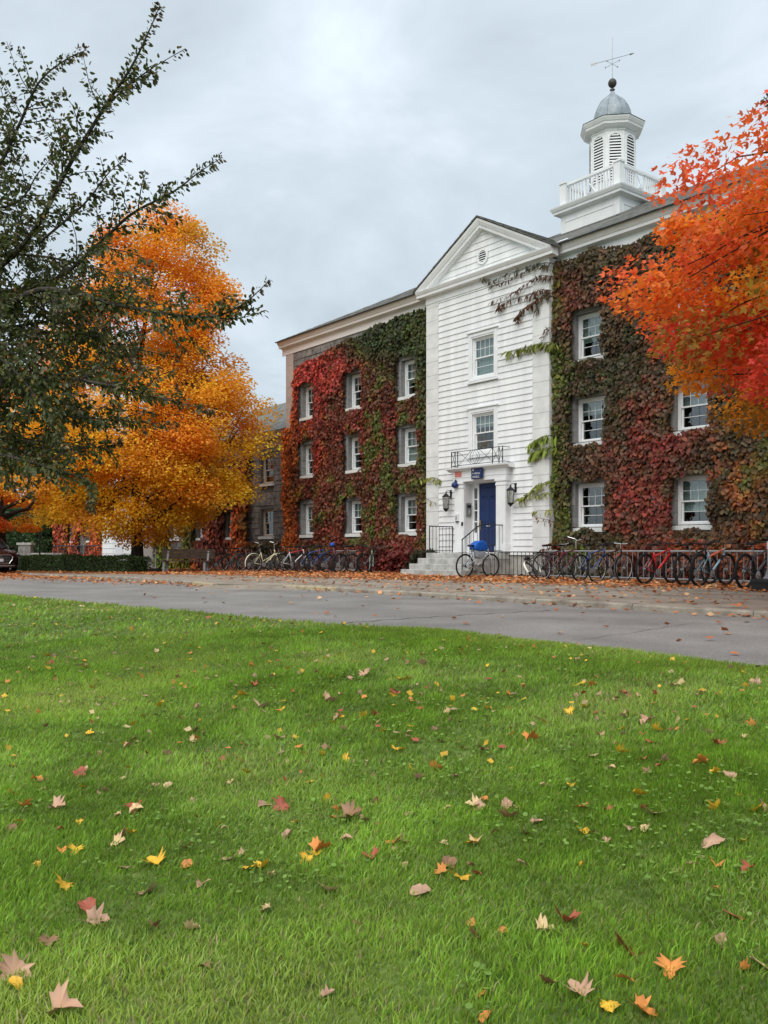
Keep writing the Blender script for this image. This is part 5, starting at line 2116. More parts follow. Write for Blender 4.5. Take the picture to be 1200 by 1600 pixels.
body = car_loft([(-2.25, ring_(.80, .45, .95, .0, .1)), (-2.15, ring_(.88, .32, 1.08, .01, .08)), (-1.4, ring_(HWC, .26, 1.10, .02, .06)), (0, ring_(HWC, .25, 1.08, .02, .06)), (1.0, ring_(HWC, .25, 1.06, .03, .06)),
                 (1.75, ring_(.90, .25, 1.02, .03, .07)), (2.08, ring_(.86, .26, .97, .02, .1)), (2.22, ring_(.80, .28, .88, .01, .12)), (2.27, ring_(.72, .36, .74, .0, .12))])
o = body.build('body', CARP, car, smooth=True)
fixnormals(o.data)


def cring(hw, hwt, zb, zt):
    return [(-hw, zb), (-hwt, zt - .08), (-hwt + .12, zt), (hwt - .12, zt), (hwt, zt - .08), (hw, zb)]


cab = car_loft([(-2.05, cring(.80, .70, 1.05, 1.12)), (-1.75, cring(.84, .66, 1.05, 1.62)), (-.9, cring(.86, .68, 1.05, 1.69)), (.05, cring(.86, .66, 1.05, 1.66)), (.95, cring(.84, .78, 1.03, 1.12))])
o = cab.build('cabin', CARP, car, smooth=False)
fixnormals(o.data)
MB().add([(.13, -.56, 1.625), (.90, -.72, 1.125), (.90, .72, 1.125), (.13, .56, 1.625), (.16, -.56, 1.64), (.94, -.72, 1.14), (.94, .72, 1.14), (.16, .56, 1.64)],
         [(4, 5, 6, 7), (0, 1, 5, 4), (2, 3, 7, 6)]).build('windscreen', GLCAR, car)
for s_ in (-1, 1):
    for a0, a1 in ((-.80, .0), (-1.6, -.86)):
        MB().add([(a0, s_ * .875, 1.12), (a1, s_ * .875, 1.12), (a1 - .12, s_ * .70, 1.58), (a0 + .03, s_ * .70, 1.58)], [(0, 1, 2, 3) if s_ < 0 else (3, 2, 1, 0)]).build('side_window', GLCAR, car)
    MB().lathe([(.02, -.12), (.08, -.1), (.09, 0), (.075, .08), (.02, .1)], (.62, s_ * 1.01, 1.15), 10, 'y').build('wing_mirror', CARP, car, smooth=True)
    for X in (1.42, -1.38):
        w_ = MB().lathe([(.22, -.11), (.34, -.10), (.355, -.06), (.355, .06), (.34, .10), (.22, .11)], (X, s_ * .80, .355), 24, 'y').build('wheel', RUBBER, car, smooth=False)
        MB().lathe([(.05, -.118), (.2, -.116), (.22, -.09), (.22, .09), (.2, .116), (.05, .118)], (X, s_ * .80, .355), 10, 'y').build('wheel_rim', TRIMC, w_)
    MB().add([(2.19, s_ * .50, .70), (2.02, s_ * .875, .76), (2.0, s_ * .875, .86), (2.2, s_ * .52, .84), (2.235, s_ * .50, .70), (2.10, s_ * .885, .76), (2.08, s_ * .885, .86), (2.225, s_ * .52, .84)],
             [(4, 5, 6, 7), (0, 1, 5, 4), (1, 2, 6, 5), (2, 3, 7, 6), (3, 0, 4, 7)]).build('headlight', LAMPG, car)
    MB().tube([(2.21, s_ * .60, .40), (2.2, s_ * .70, .52), (2.12, s_ * .82, .62)], .014, 5).build('fog_light_trim', TRIMC, car)
gp = [(-.42, .84), (.42, .84), (.55, .74), (.53, .62), (.40, .44), (-.40, .44), (-.53, .62), (-.55, .74)]
MB().add([(2.275 - .04 * abs(a) ** 2, a, b_) for a, b_ in gp] + [(2.30 - .08 * abs(a) ** 2, a, b_) for a, b_ in gp], [tuple(range(8, 16))] + [(i, (i + 1) % 8, 8 + (i + 1) % 8, 8 + i) for i in range(8)]).build('grille', BLKPL, car)
MB().tube([(2.305 - .08 * abs(a) ** 2, a, b_) for a, b_ in gp], .018, 5, closed=True).build('grille_trim', TRIMC, car)
mb = MB()
for k in range(5):
    z_ = .50 + k * .07
    mb.tube([(2.292, -.42, z_), (2.30, 0, z_), (2.292, .42, z_)], .009, 4)
mb.build('grille_bars', GREYLEG, car)
MB().tube([(2.31 + .0, .09 * math.cos(2 * math.pi * i / 16), .76 + .05 * math.sin(2 * math.pi * i / 16)) for i in range(16)], .012, 5, closed=True).build('badge', TRIMC, car)
MB().box(2.305, 2.318, -.16, .16, .53, .66).build('number_plate', SIGNW, car)
MB().box(2.2, 2.30, -.62, .62, .335, .375).build('skid_strip', TRIMC, car)

# ================================================================== trees
def branch_pts(a, c, sag, rg2, n=6, wob=.06):
    a, c = np.array(a, float), np.array(c, float)
    L = np.linalg.norm(c - a)
    out_ = []
    for i in range(n + 1):
        t = i / n
        p_ = a + (c - a) * t
        p_[2] += sag * L * math.sin(math.pi * t)
        if 0 < i < n:
            p_ += rg2.normal(0, wob * L / n, 3)
        out_.append(tuple(p_))
    return out_


def maple(label, base, trunk_r, fork_z, lean, prof, n_cl, n_leaf, lsize, colf, seed, T=T_DIAMOND, flat=.36, clr=(.7, 1.15), shell=.45, center=lambda z: (0, 0), group=None, twig=True):
    """prof: (z, radius) crown profile; clusters of leaves sit on boughs grown from the trunk"""
    rg2 = np.random.default_rng(seed)
    t = thing('maple_tree', label, 'tree', base, group=group)
    top = prof[-1][0]
    zs_ = np.linspace(prof[0][0], top, 200)
    rs_ = np.array([interp(prof, z) for z in zs_])
    w_ = np.maximum(rs_, .15) ** 1.6
    w_ /= w_.sum()
    cl = []
    for i in range(n_cl):
        z = rg2.choice(zs_, p=w_) + rg2.uniform(-.1, .1)
        r_ = interp(prof, z)
        rad = r_ * (shell + (1 - shell) * rg2.uniform() ** .6)
        a = rg2.uniform(0, 2 * math.pi)
        cx_, cy_ = center(z)
        cl.append((cx_ + rad * math.cos(a), cy_ + rad * math.sin(a), z))
    cl = np.array(cl)
    tm = MB()
    tpts = []
    for i in range(12):
        f = i / 11
        z = top * .93 * f
        c_ = center(z)
        tpts.append((c_[0] * f + .06 * math.sin(f * 9), c_[1] * f + .06 * math.cos(f * 7), z))
    rad = [trunk_r * (1.35 if i == 0 else 1) * (1 - .92 * i / 11) + .012 for i in range(12)]
    tm.tube(tpts, rad, 10)
    for k in range(5):       # root flare
        a = k * 1.256 + .3
        tm.tube([(trunk_r * 1.0 * math.cos(a), trunk_r * math.sin(a), .35), (trunk_r * 1.9 * math.cos(a), trunk_r * 1.9 * math.sin(a), -.1)], [trunk_r * .4, trunk_r * .2], 6)
    tm.build('trunk', BARK, t, smooth=True)
    bm2 = MB()

    def on_trunk(z):
        f = max(0, min(.999, z / (top * .93))) * 11
        i = int(f)
        a_, b_ = np.array(tpts[i]), np.array(tpts[min(11, i + 1)])
        return a_ + (b_ - a_) * (f - i), rad[i]
    # main boughs, then a twig from the nearest bough point to each cluster
    nodes = []
    for k in range(26):
        z = fork_z + (top * .86 - fork_z) * (k / 26) ** 1.15
        a = k * 2.4 + rg2.uniform(-.4, .4)
        zt = z + (.35 + .5 * z / top) * interp(prof, z + .8)
        rr_ = interp(prof, zt) * .72
        p0, tr_ = on_trunk(z)
        cc_ = center(zt)
        p1 = np.array((cc_[0] + rr_ * math.cos(a), cc_[1] + rr_ * math.sin(a), zt))
        pts = branch_pts(p0, p1, -.08, rg2, 7)
        br_ = max(.03, tr_ * .55)
        bm2.tube(pts, [br_ * (1 - .82 * i / 7) for i in range(8)], 6)
        nodes += pts[2:]
    nodes = np.array(nodes)
    tw = MB()
    for c_ in cl:
        dd = np.linalg.norm(nodes - c_, axis=1) + .5 * np.maximum(0, nodes[:, 2] - c_[2])
        p0 = nodes[dd.argmin()]
        tw.tube(branch_pts(p0, c_, .05, rg2, 4), [.022, .018, .014, .010, .005], 4, cap=False)
    bm2.build('boughs', BARK, t, smooth=True)
    if twig:
        o_ = tw.build('twigs', BARK, t)
        o_['kind'] = 'stuff'
    per = n_leaf // n_cl
    P, C, tips = [], [], []
    for c_ in cl:
        m_ = int(per * rg2.uniform(.6, 1.4))
        R_ = rg2.uniform(*clr)
        cx_, cy_ = center(c_[2])
        outd = np.array([c_[0] - cx_, c_[1] - cy_, 0])
        outd /= max(.2, np.linalg.norm(outd))
        q_ = rg2.normal(0, 1, (m_, 3))
        q_ /= np.maximum(.001, np.linalg.norm(q_, axis=1, keepdims=True))
        q_ *= (rg2.uniform(0, 1, (m_, 1)) ** .45) * R_
        q_[:, 2] *= flat
        q_[:, 2] -= .10 * (q_[:, 0] ** 2 + q_[:, 1] ** 2) / R_      # sprays droop at the rim
        P.append(c_ + q_)
        cb_ = np.array(colf(c_, rg2))
        C.append(np.repeat(cb_[None], m_, 0))
        tips.append(outd[None] + q_ * .6)
    P, C, tips = np.concatenate(P), np.concatenate(C), np.concatenate(tips)
    kp_ = P[:, 1] + base[1] < -.75      # nothing grows through the wall
    P, C, tips = P[kp_], C[kp_], tips[kp_]
    n = len(P)
    C = np.clip(C * rg2.uniform(.68, 1.32, (n, 1)) * rg2.uniform(.88, 1.12, (n, 3)), 0, 1)
    tip = tips + rg2.normal(0, .45, (n, 3)) + np.array([0, 0, -.35])
    nr = rg2.normal(0, .5, (n, 3)) + np.array([0, 0, .8]) + unit(tips) * .55
    o_ = link('crown', leaf_mesh('crown', P, tip, nr, rg2.uniform(lsize[0], lsize[1], n), C, T), t)
    o_.data.materials.append(LEAF)
    o_['kind'] = 'stuff'
    return t


def hvec(x0, x1, P):
    return px(x1, 860, P) - px(x0, 860, P)


# orange maple left of the hall
MP = 14.3
mq = px(212, 893, MP)
MD = Vector((math.cos(PSI), math.sin(PSI)))       # image right, on the ground


def orange_col(c_, rg2):
    v = c_[2] / 15
    g = rg2.uniform()
    top_ = (.95, .41, .035)
    low = (.97, .60, .035)
    c = mixc(low, top_, v * 1.5 - .1 + rg2.normal(0, .22))
    if g < .16:
        c = mixc(c, (.93, .33, .035), .7)
    elif g > .92:
        c = mixc(c, (.55, .38, .03), .6)
    return c


def off(k):
    return lambda z: (MD.x * k * max(0, min(1, (z - 5) / 9)), MD.y * k * max(0, min(1, (z - 5) / 9)))


maple('tall orange and gold maple behind the hedge', (mq.x, mq.y, drop(mq.x)), .22, 1.9,
      None, [(1.5, 1.2), (1.9, 2.6), (2.5, 3.9), (3.6, 4.8), (5.0, 4.9), (6.6, 4.6), (7.4, 3.8), (9, 3.3), (11, 2.9), (12.8, 2.1), (14.0, 1.2), (14.9, .25)], 380, 165000, (.085, .135), orange_col, 51, center=off(.9), clr=(.7, 1.25), shell=.25, flat=.62)

# second maple, its crown entering from the left edge
m2 = px(-45, 893, 10.0)


def orange2_col(c_, rg2):
    g = rg2.uniform()
    c = mixc((.92, .44, .03), (.88, .22, .03), g * 1.1)
    return c


maple('orange red maple whose low boughs hang over the parked car', (m2.x - 1.2, m2.y + 1.5, drop(m2.x)), .26, 2.2,
      None, [(2.0, 1.5), (2.5, 4.0), (3.2, 5.3), (4.6, 5.6), (6.5, 4.6), (9, 3.2), (11, .8)], 220, 90000, (.09, .14), orange2_col, 52, clr=(.6, 1.0))

# red maple at the right edge, in front of the hall
RD_P = 13.0


def red_col(c_, rg2):
    n_ = nz(c_[0], c_[1], c_[2], .5)
    n2_ = nz(c_[0] + 9, c_[1], c_[2], .42)
    c = mixc((.82, .12, .035), (.90, .27, .03), .22 + n_ * 1.5 + rg2.normal(0, .25))
    c = mixc(c, (.82, .10, .07), n2_ * 1.4 + rg2.normal(0, .3))
    if rg2.uniform() < .12:
        c = mixc(c, (.26, .24, .02), .75)
    if rg2.uniform() < .07:
        c = mixc(c, (.92, .44, .03), .8)
    return c


maple('scarlet and orange maple reaching in from the right edge', (16.55, -5.68, 0), .24, 1.9,
      None, [(2.3, 1.6), (2.9, 4.2), (3.6, 5.2), (4.6, 5.6), (5.5, 5.4), (6.2, 4.6), (6.8, 3.6), (7.4, 2.4), (7.9, .7)], 330, 125000, (.058, .108), red_col, 53, T=T_TRI, clr=(.45, .85), flat=.55, shell=.45)

# ---- crab apple close to the camera, its boughs reaching in from the left edge
ca = thing('crab_apple_tree', 'dark green crab apple with long leafy shoots in the left foreground', 'tree')
CD = 7.0
tb = pdp(-330, 900, CD)
tb.z = lawn_z(tb.x, tb.y) - .05
trunk_pts = [tb, pdp(-320, 800, CD) , pdp(-300, 700, CD), pdp(-270, 600, CD), pdp(-250, 480, CD + .1), pdp(-200, 330, CD + .2), pdp(-150, 180, CD + .2), pdp(-120, 40, CD + .3)]
MB().tube(trunk_pts, [.15, .12, .11, .10, .085, .065, .045, .02], 10).build('trunk', BARK2, ca, smooth=True)
rg = np.random.default_rng(77)
limbs = []      # (pixel polyline with depth, start radius, leafy from fraction)


def limb(pts, r0, tipleaf=1.0):
    limbs.append(([pdp(x, y, d) for x, y, d in pts], r0, tipleaf))


limb([(-250, 480, 7.1), (-120, 470, 6.8), (-20, 430, 6.6), (50, 365, 6.4), (110, 255, 6.3), (165, 165, 6.2), (205, 105, 6.1), (232, 50, 6.05), (250, 8, 6.0)], .028)
limb([(172, 160, 6.2), (205, 130, 6.2), (240, 105, 6.1), (290, 76, 6.1)], .008)
limb([(110, 255, 6.3), (95, 215, 6.3), (75, 170, 6.3)], .008)
limb([(-200, 330, 7.2), (-80, 330, 6.9), (-10, 270, 6.7), (30, 195, 6.6), (60, 130, 6.5), (100, 95, 6.5), (135, 78, 6.4)], .022)
limb([(-150, 180, 7.2), (-60, 220, 6.9), (0, 190, 6.8), (20, 150, 6.7)], .012)
limb([(60, 380, 6.4), (130, 320, 6.3), (170, 270, 6.25), (198, 248, 6.2)], .010)
limb([(-20, 460, 6.8), (80, 440, 6.6), (150, 385, 6.5), (205, 335, 6.4), (270, 300, 6.35), (310, 270, 6.3), (347, 246, 6.3)], .018)
limb([(-240, 560, 7.0), (-80, 540, 6.6), (40, 460, 6.3), (110, 457, 6.2), (180, 476, 6.2), (260, 490, 6.15), (330, 495, 6.1), (380, 475, 6.05), (422, 437, 6.0)], .026)
limb([(330, 495, 6.1), (370, 498, 6.1), (414, 486, 6.05)], .007)
limb([(-240, 580, 6.9), (-60, 610, 6.4), (60, 590, 6.1), (160, 600, 6.0), (240, 620, 5.95), (335, 642, 5.9)], .024)
limb([(-100, 600, 6.5), (40, 640, 6.2), (160, 655, 6.1), (278, 664, 6.0)], .016)
limb([(-230, 620, 6.8), (-80, 690, 6.3), (20, 715, 6.0), (90, 735, 5.9), (140, 755, 5.85), (142, 800, 5.8)], .020)
limb([(-200, 560, 6.9), (-50, 520, 6.9), (80, 520, 6.9), (190, 540, 6.9), (280, 560, 6.9)], .018)
limb([(-200, 420, 7.1), (-60, 400, 7.0), (60, 400, 7.0), (150, 420, 7.0), (230, 440, 7.0)], .016)
limb([(-200, 650, 6.8), (-60, 660, 6.9), (60, 690, 6.9), (150, 700, 6.9), (190, 690, 6.9)], .014)
limb([(-120, 500, 6.3), (0, 560, 5.9), (70, 640, 5.7), (100, 700, 5.6)], .012)
limb([(-220, 380, 7.0), (-80, 330, 6.6), (20, 320, 6.5), (60, 270, 6.45), (90, 235, 6.4)], .014)
limb([(-60, 430, 6.8), (60, 480, 6.5), (150, 530, 6.3), (235, 585, 6.2)], .012)
NLOW = len(limbs)
for (x0, y0, x1, y1, dd) in ((-150, 520, 240, 470, 6.6), (-150, 560, 215, 520, 6.3), (-150, 600, 200, 575, 6.7), (-150, 630, 180, 640, 6.4), (-150, 650, 130, 700, 6.2), (-150, 500, 130, 430, 6.5), (-150, 610, 90, 735, 6.6), (-150, 560, 120, 600, 5.9), (-150, 470, 60, 350, 6.7), (-150, 580, 60, 520, 6.1)):
    limb([(x0, y0, 6.9), ((x0 + x1) / 2, (y0 + y1) / 2 + 12, (dd + 6.9) / 2), (x1 * .75 + x0 * .25, y1 * .8 + y0 * .2, dd), (x1, y1, dd)], .012)

wood, twigm = MB(), MB()
LP, LT, LN, LS, LC = [], [], [], [], []


def smooth_line(pts, n):
    out_ = []
    m_ = len(pts)
    for i in range(n + 1):
        f = i / n * (m_ - 1)
        k = min(int(f), m_ - 2)
        t = f - k
        p0, p1, p2, p3 = pts[max(0, k - 1)], pts[k], pts[k + 1], pts[min(m_ - 1, k + 2)]
        out_.append(.5 * ((2 * p1) + (p2 - p0) * t + (2 * p0 - 5 * p1 + 4 * p2 - p3) * t * t + (3 * p1 - p0 - 3 * p2 + p3) * t ** 3))
    return out_


def leafy(pts, per_m, spread, dense_start=0.0):
    """leaves set in whorls along a shoot"""
    L = sum((b_ - a_).length for a_, b_ in zip(pts, pts[1:]))
    n_ = int(L * per_m)
    for i in range(n_):
        f = dense_start + (1 - dense_start) * rg.uniform()
        g = f * (len(pts) - 1)
        k = min(int(g), len(pts) - 2)
        p_ = pts[k].lerp(pts[k + 1], g - k)
        d = (pts[k + 1] - pts[k]).normalized()
        o_ = Vector(rg.normal(0, 1, 3))
        o_ = (o_ - d * o_.dot(d)).normalized()
        sp = spread * (1.15 - .8 * f) * rg.uniform(0, 1)
        LP.append(p_ + o_ * sp)
        LT.append(d * .55 + o_ * .7 + Vector((0, 0, -.45)) + Vector(rg.normal(0, .2, 3)))
        LN.append(Vector((0, 0, 1)) * .6 + Vector(rg.normal(0, .6, 3)))
        LS.append(rg.uniform(.028, .054) * (1 - .25 * f))
        tipc = max(0, f - .80) * 4 if spread < .12 else max(0, f - .9) * 3
        c = mixc((.048, .062, .016), (.15, .17, .045), rg.uniform() ** 1.4)
        c = mixc(c, (.10, .032, .028), tipc * rg.uniform(.3, 1.0))
        if rg.uniform() < .04:
            c = mixc(c, (.30, .17, .03), .7)
        LC.append(c)


for li, (pts, r0, tl) in enumerate(limbs):
    low_ = li >= NLOW or li in (7, 9, 10, 12, 13, 14, 17)
    sp = smooth_line(pts, 36)
    wood.tube(sp, [max(.0025, r0 * (1 - .93 * i / 36)) for i in range(37)], 6)
    L = sum((b_ - a_).length for a_, b_ in zip(sp, sp[1:]))
    leafy(sp, 150, .075, .12)
    # side shoots, shorter towards the tip
    ns_ = int(L * (10 if low_ else 9))
    for k in range(ns_):
        f = .08 + (.72 if low_ else .56) * (k + rg.uniform()) / ns_
        g = f * 36
        i = min(int(g), 35)
        p_ = sp[i]
        d = (sp[i + 1] - sp[i]).normalized()
        o_ = Vector(rg.normal(0, 1, 3))
        o_ = (o_ - d * o_.dot(d)).normalized()
        ln = (.55 * (1 - f) ** .8 + .07) * rg.uniform(.5, 1.2)
        if r0 < .011:
            ln *= .4
        e_ = p_ + (d * .6 + o_ * .8 + Vector((0, 0, .05))).normalized() * ln
        mid = p_.lerp(e_, .5) + Vector(rg.normal(0, .03, 3))
        q_ = smooth_line([p_, mid, e_], 5)
        twigm.tube(q_, [.005, .0045, .004, .003, .0025, .002], 4, cap=False)
        leafy(q_, 125, .05, .05)
wood.build('boughs', BARK2, ca, smooth=True)
o = twigm.build('twigs', BARK2, ca)
o['kind'] = 'stuff'
CM = leafmat('crab_apple_leaf_tissue', .32, .45, .03)
o = link('leaves', leaf_mesh('leaves', np.array([tuple(p_) for p_ in LP]), np.array([tuple(p_) for p_ in LT]), np.array([tuple(p_) for p_ in LN]), np.array(LS), np.array(LC), (T_OVAL4[0] * np.array([1.15, 1, 1]), T_OVAL4[1])), ca)
o.data.materials.append(CM)
o['kind'] = 'stuff'

# twig of another tree just entering at the right edge, high up
q_ = [pdp(1330, 100, 7), pdp(1270, 130, 7), pdp(1215, 165, 7), pdp(1194, 152, 7)]
tw2 = thing('overhanging_branch', 'dark leafy branch end entering high at the right edge', 'branch')
sp = smooth_line([pdp(1500, 60, 7), pdp(1400, 70, 7)] + q_, 20)
MB().tube(sp, [.02 * (1 - .85 * i / 20) for i in range(21)], 6).build('bough', BARK2, tw2)
LP, LT, LN, LS, LC = [], [], [], [], []
leafy(sp, 110, .07)
o = link('leaves', leaf_mesh('leaves', np.array([tuple(p_) for p_ in LP]), np.array([tuple(p_) for p_ in LT]), np.array([tuple(p_) for p_ in LN]), np.array(LS), np.array(LC), T_OVAL), tw2)
o.data.materials.append(CM)
o['kind'] = 'stuff'

# ---- green trees far beyond the end of the side wing
def far_tree(label, x, y, h, r_, col, n, seed):
    rg2 = np.random.default_rng(seed)
    t = thing('far_tree', label, 'tree', (x, y, -.95), group='green trees beyond the side wing')
    MB().tube([(0, 0, 0), (.1, 0, h * .4), (0, .1, h * .8)], [.22, .15, .04], 7).build('trunk', BARK, t)
    P, C = [], []
    for k in range(36):
        a, u = rg2.uniform(0, 6.28), rg2.uniform(-1, 1)
        rad = r_ * math.sqrt(max(0, 1 - u * u)) * rg2.uniform(.4, 1)
        c_ = np.array([rad * math.cos(a), rad * math.sin(a), h * .56 + u * h * .42])
        q_ = rg2.normal(0, .45, (n // 36, 3)) * r_ * .45
        P.append(c_ + q_)
        C.append(np.repeat((np.array(col) * rg2.uniform(.6, 1.4))[None], n // 36, 0))
    P, C = np.concatenate(P), np.concatenate(C)
    m_ = len(P)
    C = np.clip(C * rg2.uniform(.6, 1.4, (m_, 1)), 0, 1)
    o_ = link('crown', leaf_mesh('crown', P, rg2.normal(0, 1, (m_, 3)), rg2.normal(0, 1, (m_, 3)) + np.array([0, 0, .8]), rg2.uniform(.2, .34, m_), C, T_DIAMOND), t)
    o_.data.materials.append(LEAF)
    o_['kind'] = 'stuff'


for i, (xp, d, h, r_, col, lab) in enumerate([(8, 92, 7, 3.4, (.05, .085, .025), 'olive green tree far behind the parked car'),
                                              (36, 84, 6, 3.0, (.045, .09, .03), 'rounded green tree beyond the hedge'),
                                              (60, 100, 8, 3.6, (.06, .095, .03), 'pale green tree behind the thin lamp post'),
                                              (84, 74, 6.5, 1.7, (.04, .075, .022), 'narrow dark green tree by the end of the side wing'),
                                              (-30, 88, 8, 4.0, (.05, .08, .03), 'broad green tree at the far left edge')]):
    q = pdp(xp, 866, d)
    far_tree(lab, q.x, q.y, h, r_, col, 5200, 90 + i)
q = pdp(64, 868, 60)
lw = thing('low_stone_wall', 'low grey stone wall in the far background left', 'wall', (q.x, q.y, -.95), PSI)
MB().box(-5, 1.4, -.2, .2, 0, 1.45).build('wall_body', STONE, lw)
MB().box(-5.1, 1.5, -.26, .26, 1.451, 1.56).build('coping', CONC, lw)
MB().box(-1.4, -.6, -.3, .3, 0, 2.1).build('pier', STONE, lw)
MB().box(-1.5, -.5, -.36, .36, 2.101, 2.25).build('pier_cap', CONC, lw)
q = pdp(62, 868, 48)
lp_ = thing('lamp_post', 'thin black lamp post beyond the hedge', 'lamp post', (q.x, q.y, -.8))
MB().lathe([(.12, 0), (.12, .2), (.06, .3), (.045, .5), (.04, 3.2)], (0, 0, 0), 10).build('column', BLACK, lp_)
MB().lathe([(.05, 3.2), (.15, 3.3), (.17, 3.65), (.05, 3.8), (.02, 3.9)], (0, 0, 0), 10).build('lamp_head', BLACK, lp_)

# ================================================================== fallen leaves on the paving: one uncountable litter
def in_terrace(x, y):
    return y > interp(front, x) - CAMD + .03


LIT = [(.58, .18, .045), (.64, .22, .06), (.50, .14, .035), (.66, .30, .10), (.38, .13, .05), (.60, .36, .18)]
P, C = [], []
rg = np.random.default_rng(61)


def litter(n, x0, x1, y0, y1, dens, z_of):
    xs_, ys_ = rg.uniform(x0, x1, n), rg.uniform(y0, y1, n)
    for x, y_ in zip(xs_, ys_):
        k = dens(x, y_)
        if k <= 0 or rg.uniform() > k:
            continue
        P.append((x, y_, z_of(x, y_) + .006 + rg.uniform() ** 2 * .035))
        C.append(np.array(LIT[rg.integers(6)]) * rg.uniform(.6, 1.25))


def near_edge(x):
    return interp([(-16, -9.0), (-9, -8.2), (-4, -7.0), (2, -5.5), (6, -4.9), (12, -4.3)], x)


def dens1(x, y_):
    if SX0 - .1 < x < SX1 + .1 and y_ > -2.5:
        return 0
    e_ = near_edge(x) + nz(x, 0, 0, .9) * .5
    d = y_ - e_
    b_ = 1 / (1 + math.exp(-d * 3.2))
    return max(.012, b_ * (.85 + .6 * nz(x, y_, 0, .8) + .25 * nz(x, y_, 5, 2.5)))


litter(46000, -22, 13, -9.4, -.6, dens1, lambda x, y_: drop(x))
litter(1500, -3, 16, -9.4, -4, lambda x, y_: .5 if in_terrace(x, y_) else 0, lambda x, y_: drop(x))
# along the kerb and over the road at the left
def dens2(x, y_):
    e_ = interp(front, x) - CAMD
    d = e_ - .17 - y_
    if d < 0:
        return 0
    wdt = interp([(-30, 3.2), (-12, 2.6), (-5, 1.7), (0, .7), (3, .3), (18, .3)], x)
    k = math.exp(-(d / wdt) ** 2 * 1.3) * interp([(-30, 1), (-2, .9), (2, .5), (5, .35), (18, .4)], x)
    return k * (.6 + .9 * nz(x, y_, 9, .9))


litter(42000, -34, 19, -14, -8, dens2, lambda x, y_: ROADZ + drop(x))
litter(300, 2, 22, -14, -9.8, lambda x, y_: .25, lambda x, y_: ROADZ + drop(x))
P, C = np.array(P), np.array(C)
n = len(P)
tip = np.stack([rg.normal(0, 1, n), rg.normal(0, 1, n), rg.normal(0, .22, n)], 1)
nr = np.stack([rg.normal(0, .28, n), rg.normal(0, .28, n), np.ones(n)], 1)
T_CURL = (np.array([(0, 0, .05), (-.48, .4, .14), (.48, .42, .12), (0, 1, .08), (0, .5, 0)], float), [(0, 4, 1), (0, 2, 4), (1, 4, 3), (4, 2, 3)])
ll = link('leaf_litter', leaf_mesh('leaf_litter', P, tip, nr, rg.uniform(.06, .11, n), C, T_CURL))
ll.data.materials.append(LEAFDRY)
tag(ll, 'drifts of orange fallen leaves along the pavement and kerb', 'leaf litter', kind='stuff')

# ================================================================== lawn grass and the leaves lying on it
rg = np.random.default_rng(71)


def sample_lawn(n, d0, d1, power, belt=0.0):
    u = rg.uniform(0, 1, n)
    k = power
    d = (d0 ** k + u * (d1 ** k - d0 ** k)) ** (1 / k)
    lat = rg.uniform(-1, 1, n) * (.455 * d + .9)
    if belt:        # thinner turf to either side, for a step aside
        lat = np.sign(lat) * (.455 * d + .88 + rg.uniform(0, belt, n))
    X = CAMX - math.sin(PSI) * d + math.cos(PSI) * lat
    Y = -CAMD + math.cos(PSI) * d + math.sin(PSI) * lat
    return X, Y, d


